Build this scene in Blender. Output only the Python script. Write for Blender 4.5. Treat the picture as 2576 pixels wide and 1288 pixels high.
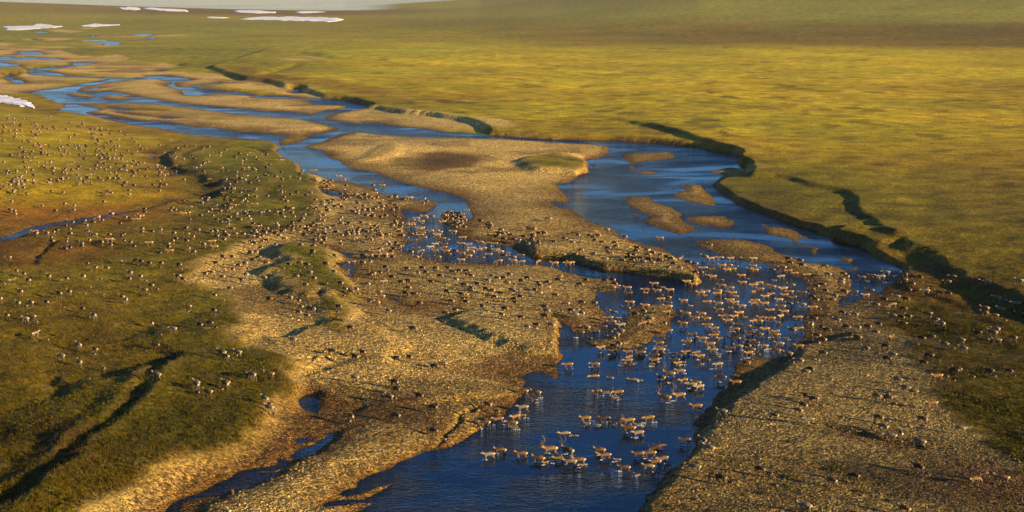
import bpy, math, random
import numpy as np
from mathutils import Vector

for _o in list(bpy.data.objects):
    bpy.data.objects.remove(_o)
scene = bpy.context.scene
COL = scene.collection
R = math.radians

# ------------------------------------------------------------------ camera
CAM_H = 52.0
F = 1407.0                       # focal length in pixels of a 1024 px wide frame
YH = -10.0                       # row of the true horizon
PITCH = math.atan((256.0 - YH) / F)
cd = bpy.data.cameras.new('camera')
cd.sensor_width = 36.0
cd.lens = F / 1024.0 * 36.0
cd.clip_start = 1.0
cd.clip_end = 90000.0
cam = bpy.data.objects.new('camera', cd)
cam.location = (0, 0, CAM_H)
cam.rotation_euler = (math.pi / 2 - PITCH, 0, 0)
COL.objects.link(cam)
scene.camera = cam

# ------------------------------------------------------------------ light
SUN_EL = R(12.5)
SUN_AZ = math.atan2(0.84, -0.54)            # from +Y towards +X
sd_ = Vector((math.sin(SUN_AZ) * math.cos(SUN_EL), math.cos(SUN_AZ) * math.cos(SUN_EL), math.sin(SUN_EL)))
w = bpy.data.worlds.new('World')
scene.world = w
w.use_nodes = True
nt = w.node_tree
bg = nt.nodes['Background']
sky = nt.nodes.new('ShaderNodeTexSky')
sky.sky_type = 'NISHITA'
sky.sun_disc = False
sky.sun_elevation = SUN_EL
sky.sun_rotation = SUN_AZ
sky.air_density = 1.0
sky.dust_density = 0.0
sky.ozone_density = 6.0
nt.links.new(sky.outputs['Color'], bg.inputs['Color'])
bg.inputs['Strength'].default_value = 0.05
sl = bpy.data.lights.new('sun', 'SUN')
sl.energy = 5.0
sl.angle = R(0.5)
sl.color = (1.0, 0.66, 0.33)
so = bpy.data.objects.new('sun', sl)
so.rotation_euler = (-sd_).to_track_quat('-Z', 'Y').to_euler()
so.location = (300, -200, 120)
COL.objects.link(so)
scene.view_settings.view_transform = 'Standard'
scene.view_settings.look = 'None'
scene.view_settings.exposure = 1.6
scene.view_settings.gamma = 1.0
scene.cycles.volume_bounces = 0
scene.cycles.max_bounces = 6
scene.cycles.transparent_max_bounces = 12

# ------------------------------------------------------------------ helpers
CP, SP = math.cos(PITCH), math.sin(PITCH)

def to_world(px, py, z):
    """ground point at height z seen at pixel (px,py) of a 1024x512 frame"""
    px = np.asarray(px, float); py = np.asarray(py, float)
    a = (px - 512.0) / F
    b = (256.0 - py) / F
    dx = a
    dy = CP + b * SP
    dz = -SP + b * CP
    dz = np.minimum(dz, -1e-5)
    t = (np.asarray(z, float) - CAM_H) / dz
    return dx * t, dy * t

def project(x, y, z):
    dz = z - CAM_H
    depth = y * CP - dz * SP
    up = y * SP + dz * CP
    depth = np.maximum(depth, 1.0)
    return 512.0 + F * x / depth, 256.0 - F * up / depth

def T(c, r, pts):                # tile pixels -> 1024 frame
    return [((c * 768 + x * 0.298137) / 3.0, (r * 384 + y * 0.298137) / 3.0) for x, y in pts]

def O(pts):                      # overview pixels -> 1024 frame
    return [(x * 1024.0 / 2576.0, y * 1024.0 / 2576.0) for x, y in pts]

def W(poly, z=0.0):
    p = np.array(poly, float)
    x, y = to_world(p[:, 0], p[:, 1], z)
    return np.stack([x, y], 1)

def sdist(X, Y, poly, margin):
    """signed distance (positive inside), clamped at -margin"""
    out = np.full(X.shape, -float(margin))
    x0, y0 = poly.min(0) - margin
    x1, y1 = poly.max(0) + margin
    idx = np.nonzero((X > x0) & (X < x1) & (Y > y0) & (Y < y1))[0]
    if idx.size == 0:
        return out
    px = X[idx]; py = Y[idx]
    d2 = np.full(px.shape, 1e18)
    ins = np.zeros(px.shape, bool)
    n = len(poly)
    for i in range(n):
        ax, ay = poly[i]; bx, by = poly[(i + 1) % n]
        ex, ey = bx - ax, by - ay
        L = ex * ex + ey * ey + 1e-12
        t = np.clip(((px - ax) * ex + (py - ay) * ey) / L, 0, 1)
        qx = px - ax - t * ex; qy = py - ay - t * ey
        np.minimum(d2, qx * qx + qy * qy, out=d2)
        if by != ay:
            c = ((ay > py) != (by > py)) & (px < ex * (py - ay) / (by - ay) + ax)
            ins ^= c
    d = np.sqrt(d2)
    s = np.where(ins, d, -d)
    out[idx] = np.maximum(s, -margin)
    return out

def pdist(X, Y, line, margin):
    out = np.full(X.shape, float(margin))
    x0, y0 = line.min(0) - margin
    x1, y1 = line.max(0) + margin
    idx = np.nonzero((X > x0) & (X < x1) & (Y > y0) & (Y < y1))[0]
    px = X[idx]; py = Y[idx]
    d2 = np.full(px.shape, float(margin) ** 2)
    for (ax, ay), (bx, by) in zip(line[:-1], line[1:]):
        ex, ey = bx - ax, by - ay
        t = np.clip(((px - ax) * ex + (py - ay) * ey) / (ex * ex + ey * ey + 1e-12), 0, 1)
        np.minimum(d2, (px - ax - t * ex) ** 2 + (py - ay - t * ey) ** 2, out=d2)
    out[idx] = np.sqrt(d2)
    return out

def smooth(t):
    t = np.clip(t, 0, 1)
    return t * t * (3 - 2 * t)

def _hash(ix, iy, seed):
    h = (ix.astype(np.int64) * 374761393 + iy.astype(np.int64) * 668265263 + seed * 974711) & 0xffffffff
    h = ((h ^ (h >> 13)) * 1274126177) & 0xffffffff
    h = h ^ (h >> 16)
    return (h & 0xffff).astype(np.float32) / 65535.0

def vnoise(x, y, seed=0):
    """value noise in -1..1"""
    fx = np.floor(x); fy = np.floor(y)
    tx = x - fx; ty = y - fy
    tx = tx * tx * (3 - 2 * tx); ty = ty * ty * (3 - 2 * ty)
    ix = fx.astype(np.int64); iy = fy.astype(np.int64)
    a = _hash(ix, iy, seed); b = _hash(ix + 1, iy, seed)
    c = _hash(ix, iy + 1, seed); d = _hash(ix + 1, iy + 1, seed)
    return ((a + (b - a) * tx) * (1 - ty) + (c + (d - c) * tx) * ty) * 2 - 1

def fbm(x, y, wl, octs=4, seed=0, gain=0.5, spacing=None):
    out = np.zeros(x.shape, np.float64)
    amp = 1.0
    c, s = math.cos(0.6), math.sin(0.6)
    for k in range(octs):
        xr = (x * c - y * s) / wl + 13.7 * k
        yr = (x * s + y * c) / wl + 7.3 * k
        v = vnoise(xr, yr, seed + k) * amp
        if spacing is not None:
            v = v * smooth((wl / spacing - 1.5) / 1.5)
        out += v
        amp *= gain; wl *= 0.5; x, y = xr * wl * 2, yr * wl * 2
    return out

def new_mesh(name, verts, faces, mat, smooth_shade=True, attrs=None, link=True):
    """verts (n,3); faces (m,4) or (m,3) int array"""
    me = bpy.data.meshes.new(name)
    v = np.asarray(verts, np.float32); f = np.asarray(faces, np.int32)
    k = f.shape[1]
    me.vertices.add(len(v)); me.vertices.foreach_set('co', v.ravel())
    me.loops.add(f.size); me.loops.foreach_set('vertex_index', f.ravel())
    me.polygons.add(len(f))
    me.polygons.foreach_set('loop_start', np.arange(0, f.size, k, dtype=np.int32))
    me.polygons.foreach_set('loop_total', np.full(len(f), k, np.int32))
    me.polygons.foreach_set('use_smooth', np.full(len(f), smooth_shade, bool))
    me.update(calc_edges=True)
    me.validate()
    if attrs:
        for an, (typ, data) in attrs.items():
            a = me.attributes.new(an, typ, 'POINT')
            key = 'color' if typ == 'FLOAT_COLOR' else 'value'
            a.data.foreach_set(key, np.asarray(data, np.float32).ravel())
    if mat: me.materials.append(mat)
    if not link: return me
    o = bpy.data.objects.new(name, me)
    COL.objects.link(o)
    return o

def mat_new(name):
    m = bpy.data.materials.new(name); m.use_nodes = True
    t = m.node_tree
    for n in list(t.nodes): t.nodes.remove(n)
    return m, t

def node(t, typ, **kw):
    n = t.nodes.new(typ)
    for k, v in kw.items():
        if k.startswith('i_'):
            key = k[2:]
            n.inputs[int(key) if key.isdigit() else key].default_value = v
        else:
            setattr(n, k, v)
    return n
# ------------------------------------------------------------------ traced outlines (water at z = 0)
WATER = []
main = (T(1,0,[(0,960),(300,965),(560,995),(640,995),(830,1005),(940,1020),(1040,1050),(1125,1083),(1000,1105),(850,1130),(740,1155),(705,1180),(720,1205),(820,1225),(960,1240),(1060,1245),(1090,1230),(1250,1245),(1400,1270)])
 + T(1,1,[(1540,0),(1700,10),(1900,40),(2050,45),(2250,60),(2576,95)])
 + T(2,1,[(0,95),(400,115),(800,125),(1000,125),(1400,150),(1700,185),(1900,205),(2050,235),(2180,262),(2262,288),(2270,340),(2330,375),(2400,430),(2330,435),(2300,480),(2130,480),(2070,510),(2000,570),(2020,610),(2100,660),(2200,740),(2350,800),(2450,830),(2576,880)])
 + T(3,1,[(0,880),(150,930),(300,990),(450,1040),(600,1100),(750,1150),(900,1200),(1000,1250),(1080,1288)])
 + T(3,2,[(1200,60),(1300,110),(1350,155),(1320,200),(1310,260),(1260,310),(1200,350),(1080,385),(960,420),(900,480),(800,500),(730,520),(700,490),(720,440),(800,400),(890,370),(880,320),(880,280),(850,225),(760,170),(700,110),(560,90),(400,70),(300,65)])
 + T(3,1,[(200,1288),(110,1260),(0,1190)])
 + T(2,1,[(2480,1160),(2300,1120),(2150,1120),(2000,1125),(1870,1140),(1830,1130),(1900,1180),(2000,1220),(2110,1260)])
 + T(2,2,[(2200,20),(2300,40),(2576,90)])
 + T(3,2,[(150,160),(330,200),(400,250),(420,320),(430,400),(425,480),(410,560),(395,640),(355,740),(345,840),(290,950),(200,1000),(100,1020),(0,1050)])
 + T(2,2,[(2500,1010),(2350,1040),(2230,1080),(2200,1150),(2190,1250)])
 + T(2,3,[(2150,20),(2100,80),(2060,130),(1990,190),(1900,270),(1830,330),(1780,400),(1860,440),(1810,510),(1790,580),(1740,640),(1700,720),(1650,810),(1600,900),(1540,980),(1460,1060),(1380,1140),(1310,1230),(1270,1288),(1200,1400),(1100,1560),(900,1900),(0,1900)])
 + T(1,3,[(400,1900),(900,1450),(1080,1288),(1170,1235),(1270,1190),(1180,1195),(1100,1190),(1030,1185),(940,1215),(750,1230),(760,1200),(850,1175),(1000,1150),(1130,1150),(1200,1110),(1300,1050),(1370,1000),(1250,1020),(1100,1080),(980,1120),(930,1110),(960,1070),(1080,1030),(1090,980),(1200,900),(1400,830),(1600,720),(1750,655),(1950,640),(2030,590),(2200,490),(2310,430),(2380,395),(2470,390),(2490,345),(2560,310)])
 + T(2,3,[(0,290),(30,270),(60,220),(70,150),(130,110),(140,60),(110,10)])
 + T(2,2,[(110,1260),(90,1210),(200,1170),(260,1165),(380,1210),(440,1240),(450,1180),(440,1120),(490,1060),(510,960),(520,860),(525,770),(510,700),(490,655),(600,720),(700,765),(820,765),(880,735),(945,640),(950,590),(900,530),(850,470),(845,400),(850,365),(960,370),(1060,350),(1090,320),(1060,270),(960,245),(850,235),(740,215),(600,180),(480,155),(380,115),(300,90),(200,90),(100,90),(0,85)])
 + T(1,2,[(2400,80),(2200,70),(2000,70),(1850,50),(1700,10)])
 + T(1,1,[(1640,1288),(1480,1270),(1450,1230),(1490,1180),(1490,1100),(1470,1050),(1500,960),(1510,900),(1490,830),(1540,830),(1650,850),(1740,840),(1800,800),(1815,770),(1780,745),(1650,725),(1500,720),(1420,705),(1350,690),(1270,670),(1180,620),(1060,580),(960,545),(800,530),(710,520),(620,490),(510,470),(440,460),(440,420),(400,370),(330,320),(270,280),(220,240),(235,185),(300,170),(440,140),(520,95),(600,60),(700,50),(830,20)])
 + T(1,0,[(830,1288),(700,1255),(400,1190),(0,1165),(0,1118),(430,1135),(540,1160),(690,1110),(880,1095),(910,1075),(860,1060),(560,1050),(500,995),(0,985)]))
WATER.append(main)
WATER.append(T(0,0,[(560,1115),(640,1090),(650,1050),(760,1050),(940,1075),(1030,1105),(900,1120),(850,1135),(1000,1150),(1150,1185),(1400,1215),(1650,1225),(1850,1260),(2000,1288)])
 + T(0,1,[(2130,0),(2250,20),(2400,40),(2576,45)]) + T(1,1,[(0,50),(180,60),(340,85),(300,105),(240,130),(235,190),(200,165),(140,130),(0,115)])
 + T(0,1,[(2576,112),(2400,100),(2200,90),(1950,75),(1800,45),(1600,0)]) + T(0,0,[(1400,1262),(1200,1215),(1000,1175),(800,1140)]))
WATER.append(T(0,0,[(270,935),(400,915),(640,885),(800,850),(950,820),(1200,790),(1500,780),(1480,760),(1700,765),(1900,795),(1960,805),(1750,830),(1770,870),(1900,880),(2100,900),(2300,915),(2400,925),(2576,955)])
 + T(1,0,[(0,960),(100,970),(0,985)]) + T(0,0,[(2576,970),(2400,955),(2200,940),(2000,960),(1860,955),(1830,900),(1700,870),(1680,855),(1740,830),(1620,800),(1300,805),(1100,825),(900,865),(800,890),(760,920),(950,925),(1100,915),(1230,940),(1400,975),(1600,1010),(1900,1050),(2200,1075),(2576,1105)])
 + T(1,0,[(0,1115),(300,1125),(450,1140),(540,1160),(640,1190),(820,1240),(820,1288),(700,1255),(400,1190),(0,1165)])
 + T(0,0,[(2576,1160),(2200,1125),(1900,1080),(1600,1050),(1300,1035),(1000,1035),(600,1040),(450,985),(430,960),(350,945)]))
for pts in ([(280,700),(420,685),(620,665),(740,650),(720,625),(850,625),(980,630),(900,645),(750,665),(600,680),(430,710),(600,740),(700,765),(1000,775),(1250,790),(1200,805),(950,785),(650,770),(450,755),(340,760),(280,755),(180,755),(100,770),(160,800),(220,810),(260,840),(180,845),(100,810),(50,780),(80,755),(200,745),(310,735)],
 [(-200,560),(0,575),(60,570),(130,585),(300,575),(600,590),(700,600),(560,605),(350,600),(100,610),(0,615),(-200,640)],
 [(-200,600),(0,625),(60,640),(200,655),(180,675),(0,680),(-200,700)],
 [(180,515),(350,520),(460,545),(400,552),(200,550),(100,560),(30,560),(150,545),(220,540)],
 [(-300,485),(0,494),(90,497),(0,505),(-300,500)],
 [(700,406),(900,413),(1060,412),(1235,435),(1190,450),(1050,456),(1060,435),(900,420)],
 [(310,315),(430,312),(490,325),(380,330)], [(1300,345),(1450,340),(1560,350),(1500,362),(1400,352)], [(1490,375),(1560,385),(1500,392)],
 [(1090,1075),(1180,1080),(1350,1110),(1180,1112)], [(870,895),(1010,876),(1030,886),(920,900)],
 [(1180,1128),(1500,1163),(1300,1146)], [(1560,1168),(1780,1193),(1680,1200)], [(1900,865),(2100,845),(2200,825),(2210,840),(2100,860),(1960,877)],
 [(1590,712),(1640,706),(1660,716),(1600,722)], [(330,400),(420,395),(400,408)], [(900,362),(960,362),(930,375)]):
    WATER.append(T(0,0,pts))
WATER.append(T(1,0,[(380,890),(440,905),(400,945),(370,930)]))
WATER.append(T(1,3,[(390,180),(450,135),(530,140),(580,190),(590,250),(550,295),(480,280),(420,240)]))
WATER.append(T(1,3,[(360,720),(420,670),(560,630),(650,570),(740,500),(690,490),(755,488),(730,560),(640,620),(540,690),(420,735)]))
WATER.append(T(1,3,[(-10,850),(120,828),(230,800),(220,755),(275,770),(275,820),(180,857),(60,865),(-10,862)]))
WATER.append(T(1,3,[(430,560),(500,540),(520,555),(460,572)]))
WATER.append(T(0,3,[(2590,845),(2450,880),(2350,950),(2200,1020),(2100,1090),(1900,1170),(1750,1230),(1650,1288),(1500,1450),(1650,1450),(1780,1288),(1850,1200),(2050,1150),(2250,1110),(2300,1065),(2450,1045),(2576,1000)]) + T(1,3,[(120,950),(230,895),(150,905),(0,900)]))
WATER.append(T(1,2,[(850,60),(920,40),(1000,80),(1000,130),(960,210),(930,200),(950,140),(870,110)]))
WATER.append(T(1,2,[(780,-70),(830,-40),(900,-10),(900,20),(860,20),(820,-10)]))
WATER.append(T(1,2,[(1280,400),(1400,440),(1480,480),(1400,462)]))
WATER.append(T(1,2,[(1520,490),(1650,510),(1560,512)]))
WATER.append(T(1,1,[(620,610),(720,620),(830,650),(880,690),(760,692),(690,670)]))
WATER.append(T(1,1,[(2370,352),(2490,330),(2576,345)]) + T(2,1,[(0,347),(110,322),(0,313)]))
WATER.append(T(0,1,[(-300,1200),(0,1105),(150,1060),(250,1020),(500,960),(700,935),(900,900),(1150,870),(1400,820),(1630,785),(1600,803),(1450,835),(1200,885),(950,935),(700,970),(500,990),(350,1052),(200,1095),(0,1140),(-300,1260)]))
for pts in ([(2010,712),(2120,680),(2080,708)], [(2080,588),(2190,595),(2130,610)], [(1750,438),(1840,465),(1790,475)], [(1490,300),(1550,282),(1540,312)], [(1700,410),(1750,408),(1740,430)], [(1480,235),(1540,240),(1530,258)]):
    WATER.append(T(0,1,pts))
ISL = []
ISL.append(T(1,1,[(450,185),(560,160),(680,135),(700,115),(800,80),(900,55),(1050,42),(1300,65),(1600,90),(1900,95),(2300,105),(2576,110)])
 + T(2,1,[(0,118),(300,135),(600,155),(850,165),(960,185),(970,230),(980,250),(900,290),(830,315),(760,320),(750,350),(800,360),(760,380),(780,440),(690,460),(650,480),(640,510),(560,550),(440,560),(440,580),(510,620),(560,690),(600,720),(570,770),(480,750),(400,740),(480,780),(600,820),(680,860),(770,930),(900,980),(990,1020),(1060,1080),(1200,1120),(1350,1180),(1500,1200),(1580,1240),(1640,1288)])
 + T(2,2,[(1700,20),(1780,60),(1860,110),(1890,180),(1890,250),(1840,300),(1760,290),(1700,270),(1640,255),(1400,210),(1150,170),(900,140),(700,100),(600,60),(480,30),(300,15),(150,0)])
 + T(1,1,[(2576,1200),(2400,1175),(2300,1160),(2200,1130),(2050,1100),(2030,1040),(2000,1010),(2100,940),(2170,880),(2140,800),(2120,760),(2080,700),(1950,660),(1800,630),(1650,600),(1500,560),(1380,510),(1250,470),(1100,430),(960,400),(900,370),(840,330),(720,300),(740,280),(680,240),(560,210)]))
for pts in ([(1110,270),(1200,255),(1400,250),(1580,240),(1640,265),(1675,300),(1500,320),(1300,335),(1230,350),(1180,350),(1140,330)],
 [(1190,370),(1230,380),(1240,430),(1200,430)], [(1260,440),(1400,435),(1480,450),(1400,470),(1300,465)],
 [(1970,455),(2050,425),(2200,395),(2300,410),(2330,430),(2410,430),(2300,485),(2130,482),(2060,450)],
 [(1690,580),(1750,570),(1880,570),(1920,620),(1990,690),(2050,780),(1900,770),(1750,730),(1610,690),(1600,660),(1720,630)],
 [(1150,710),(1200,690),(1370,690),(1450,740),(1600,800),(1720,870),(1715,930),(1800,970),(1870,1030),(1750,1060),(1680,1075),(1500,1020),(1400,970),(1310,940),(1380,890),(1250,820),(1180,770)],
 [(1770,900),(1900,880),(2130,885),(2200,930),(2240,980),(2130,1015),(1980,970),(1960,1005),(1880,960),(1770,930)],
 [(1180,860),(1240,850),(1270,890),(1200,890)], [(1060,505),(1120,490),(1190,485),(1100,512)], [(800,362),(870,372),(800,380)]):
    ISL.append(T(2,1,pts))
ISL.append(T(3,1,[(-60,955),(0,985),(120,990),(250,1030),(380,1075),(510,1110),(300,1110),(280,1130),(400,1180),(500,1220),(490,1250),(440,1280),(430,1220),(300,1160),(200,1110),(0,1080),(-50,1040)]))
ISL.append(T(3,2,[(690,20),(760,5),(850,25),(790,70)])); ISL.append(T(3,2,[(810,120),(860,108),(890,130),(830,142)]))
ISL.append(T(2,2,[(1180,540),(1280,500),(1400,480),(1560,480),(1620,520),(1690,560),(1640,640),(1630,720),(1610,800),(1580,840),(1450,800),(1430,850),(1380,900),(1250,930),(1100,960),(980,960),(960,910),(820,900),(790,850),(900,830),(1000,830),(1080,780),(1150,700),(1160,620)]))
ISL.append(T(0,0,[(660,940),(800,935),(950,955),(940,985),(800,972),(690,960)])); ISL.append(T(0,0,[(1040,965),(1200,950),(1390,995),(1200,1002),(980,985)]))
ISL.append(T(1,1,[(1870,850),(1960,830),(2080,850),(2090,930),(2000,980),(1900,960),(1850,920)]))

# floodplain: gravel inside, tundra outside
GRAVEL = (O([(170,1310),(350,1240),(520,1165),(640,1100),(700,1040),(715,990),(690,950),(640,900),(600,870),(610,820),(560,760),(510,740),(460,715),(480,670),(560,640),(600,615),(640,600),(700,580),(760,560),(800,530),(815,500),(780,460),(755,430),(715,390),(695,360),(600,349),(400,328),(250,298),(170,277),(150,262),(100,236),(0,234),(-200,230)])
 + T(0,0,[(-400,470),(0,480),(300,478),(600,500),(800,560),(1000,570),(1200,555),(1340,580),(1290,610),(1050,640),(1700,640),(1830,668),(1650,700),(1900,730),(2150,735),(2300,770),(2400,810),(2576,815)])
 + T(1,0,[(0,815),(200,850),(380,885),(600,930),(640,970),(830,1005),(1040,1050),(1125,1083),(1250,1090),(1400,1105),(1600,1140),(1850,1165),(2100,1195),(2300,1215),(2576,1250)])
 + T(2,1,[(0,62),(400,85),(800,108),(1000,124),(1400,150),(1700,185),(2180,260),(2290,240),(2265,290),(2330,375),(2400,425),(2410,440),(2300,490),(2130,490),(2000,570),(2100,660),(2350,800),(2576,880)])
 + T(3,1,[(300,990),(600,1100),(900,1200)]) + T(3,2,[(1080,0),(1200,60),(1350,155),(1320,260),(1260,330),(1180,560),(1260,700),(1400,800),(1500,900),(1450,1000),(1500,1150),(1650,1288)])
 + T(3,3,[(1700,100),(1800,250),(2000,400),(2200,550),(2400,700),(2700,860),(3000,1000),(3000,1900),(0,1900)]) + T(0,3,[(1000,1900)]))
FARGRAVEL = [T(0,0,p) for p in ([(260,395),(400,385),(700,380),(680,395),(420,405)], [(480,310),(600,295),(860,315),(700,325)], [(0,470),(500,465),(1000,468),(1230,462),(940,425),(1040,435),(1050,455),(700,475),(200,490)], [(1030,370),(1450,352),(1850,345),(1900,352),(1500,362)], [(0,430),(130,440),(60,460)], [(800,290),(950,280),(900,292)])] + [T(1,0,[(280,605),(450,600),(560,585),(640,605),(500,635),(380,640)])]
VEG = [T(2,1,[(130,310),(280,280),(500,260),(620,300),(740,340),(740,390),(600,420),(430,410),(270,400)]),
 T(1,2,[(170,130),(240,60),(330,20),(300,-100),(450,-150),(600,-100),(640,-20),(700,60),(800,200),(850,280),(930,330),(850,380),(720,330),(600,300),(430,330),(320,340),(230,250),(180,180)]),
 T(1,2,[(560,420),(720,390),(900,450),(930,530),(830,700),(660,660),(720,560),(600,500)]),
 T(1,2,[(640,640),(850,640),(830,760),(700,720)]), T(1,2,[(-300,950),(0,980),(200,1020),(330,1130),(250,1288),(-100,1288)]),
 T(0,0,[(-100,690),(200,690),(300,740),(200,755),(-100,745)]), T(0,0,[(600,790),(900,780),(1050,810),(640,812)]), T(0,0,[(620,720),(1000,730),(1480,770),(700,755)]),
 T(0,0,[(220,640),(420,640),(740,640),(500,665),(250,680)]),
 T(0,0,[(2110,855),(2576,900),(2700,905),(2870,945),(2576,948),(2380,920),(2250,885)]), T(0,0,[(1850,1140),(2200,1160),(2400,1180),(2100,1178)]), T(0,0,[(1100,1045),(1600,1065),(1900,1110),(1500,1100),(1200,1070)]),
 T(1,1,[(0,20),(300,40),(480,60),(540,70),(420,80),(150,55)]),
 T(2,1,[(-900,-20),(300,20),(1000,60),(1000,110),(300,70),(-400,30)]), T(2,1,[(300,530),(430,560),(430,600),(300,580)])]
BROWN = [T(1,1,[(1600,250),(1900,230),(2250,280),(2340,330),(2000,400),(1680,450),(1560,400),(1650,330)]),
 T(0,1,[(-300,880),(0,880),(500,860),(1000,790),(1500,700),(1900,620),(2200,600),(2230,640),(1700,760),(1200,870),(700,930),(0,1060),(-300,1150)]),
 T(0,1,[(1450,180),(1600,140),(1900,90),(2300,120),(2300,220),(1900,230),(1700,290),(1700,350),(1900,450),(2100,540),(2200,600),(1900,600),(1600,430),(1500,320)]),
 T(0,2,[(-100,40),(300,60),(900,0),(1200,-40),(600,-130),(0,-60),(-100,0)]),
 T(1,0,[(-300,700),(0,690),(60,780),(300,800),(1000,870),(1500,960),(1300,980),(900,960),(500,880),(200,830),(-100,800)]),
 O([(290,1340),(410,1265),(520,1205),(620,1140),(690,1070),(722,1010),(740,975),(780,970),(840,985),(930,1000),(1010,1010),(1000,1030),(900,1040),(860,1085),(800,1120),(740,1160),(690,1195),(600,1235),(520,1290),(470,1330)]),
 T(3,2,[(1000,330),(1400,200),(1300,100),(1600,200),(2100,400),(2576,620),(2576,700),(1900,560),(1500,500),(1200,700),(1000,600)]),
 T(3,3,[(700,480),(1100,530),(1500,620),(1800,720),(2100,850),(2576,900),(2576,1288),(1900,1288),(1700,1000),(1900,800),(1500,700),(1000,600)]),
 T(1,3,[(600,150),(1000,100),(1500,200),(2000,260),(1700,350),(1300,350),(900,300)]),
 T(1,3,[(1500,350),(2000,330),(1800,560),(1500,480)]),
 T(2,2,[(0,900),(400,850),(440,930),(200,950),(420,1180),(250,1150),(0,1050)])]
PALE = [T(1,1,[(1090,290),(1250,190),(1380,150),(1330,210),(1200,270),(1110,310)]), T(1,1,[(2200,230),(2350,280),(2480,320),(2300,300)]),
 T(3,3,[(200,20),(500,0),(480,80),(300,110)]), T(0,3,[(900,1150),(1500,960),(2100,720),(2400,560),(2520,560),(2200,760),(1700,970),(1200,1180)]),
 T(2,2,[(380,640),(500,700),(520,770),(470,1000),(440,1200),(380,1150),(480,950),(470,780)])]
SHRUBZONE = [T(3,2,[(1430,440),(1700,430),(2000,600),(2576,740),(2700,1288),(1750,1288),(1550,900),(1300,560)]), T(3,3,[(1750,100),(2000,60),(2700,0),(2700,800),(2300,600),(1900,250)])]

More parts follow.
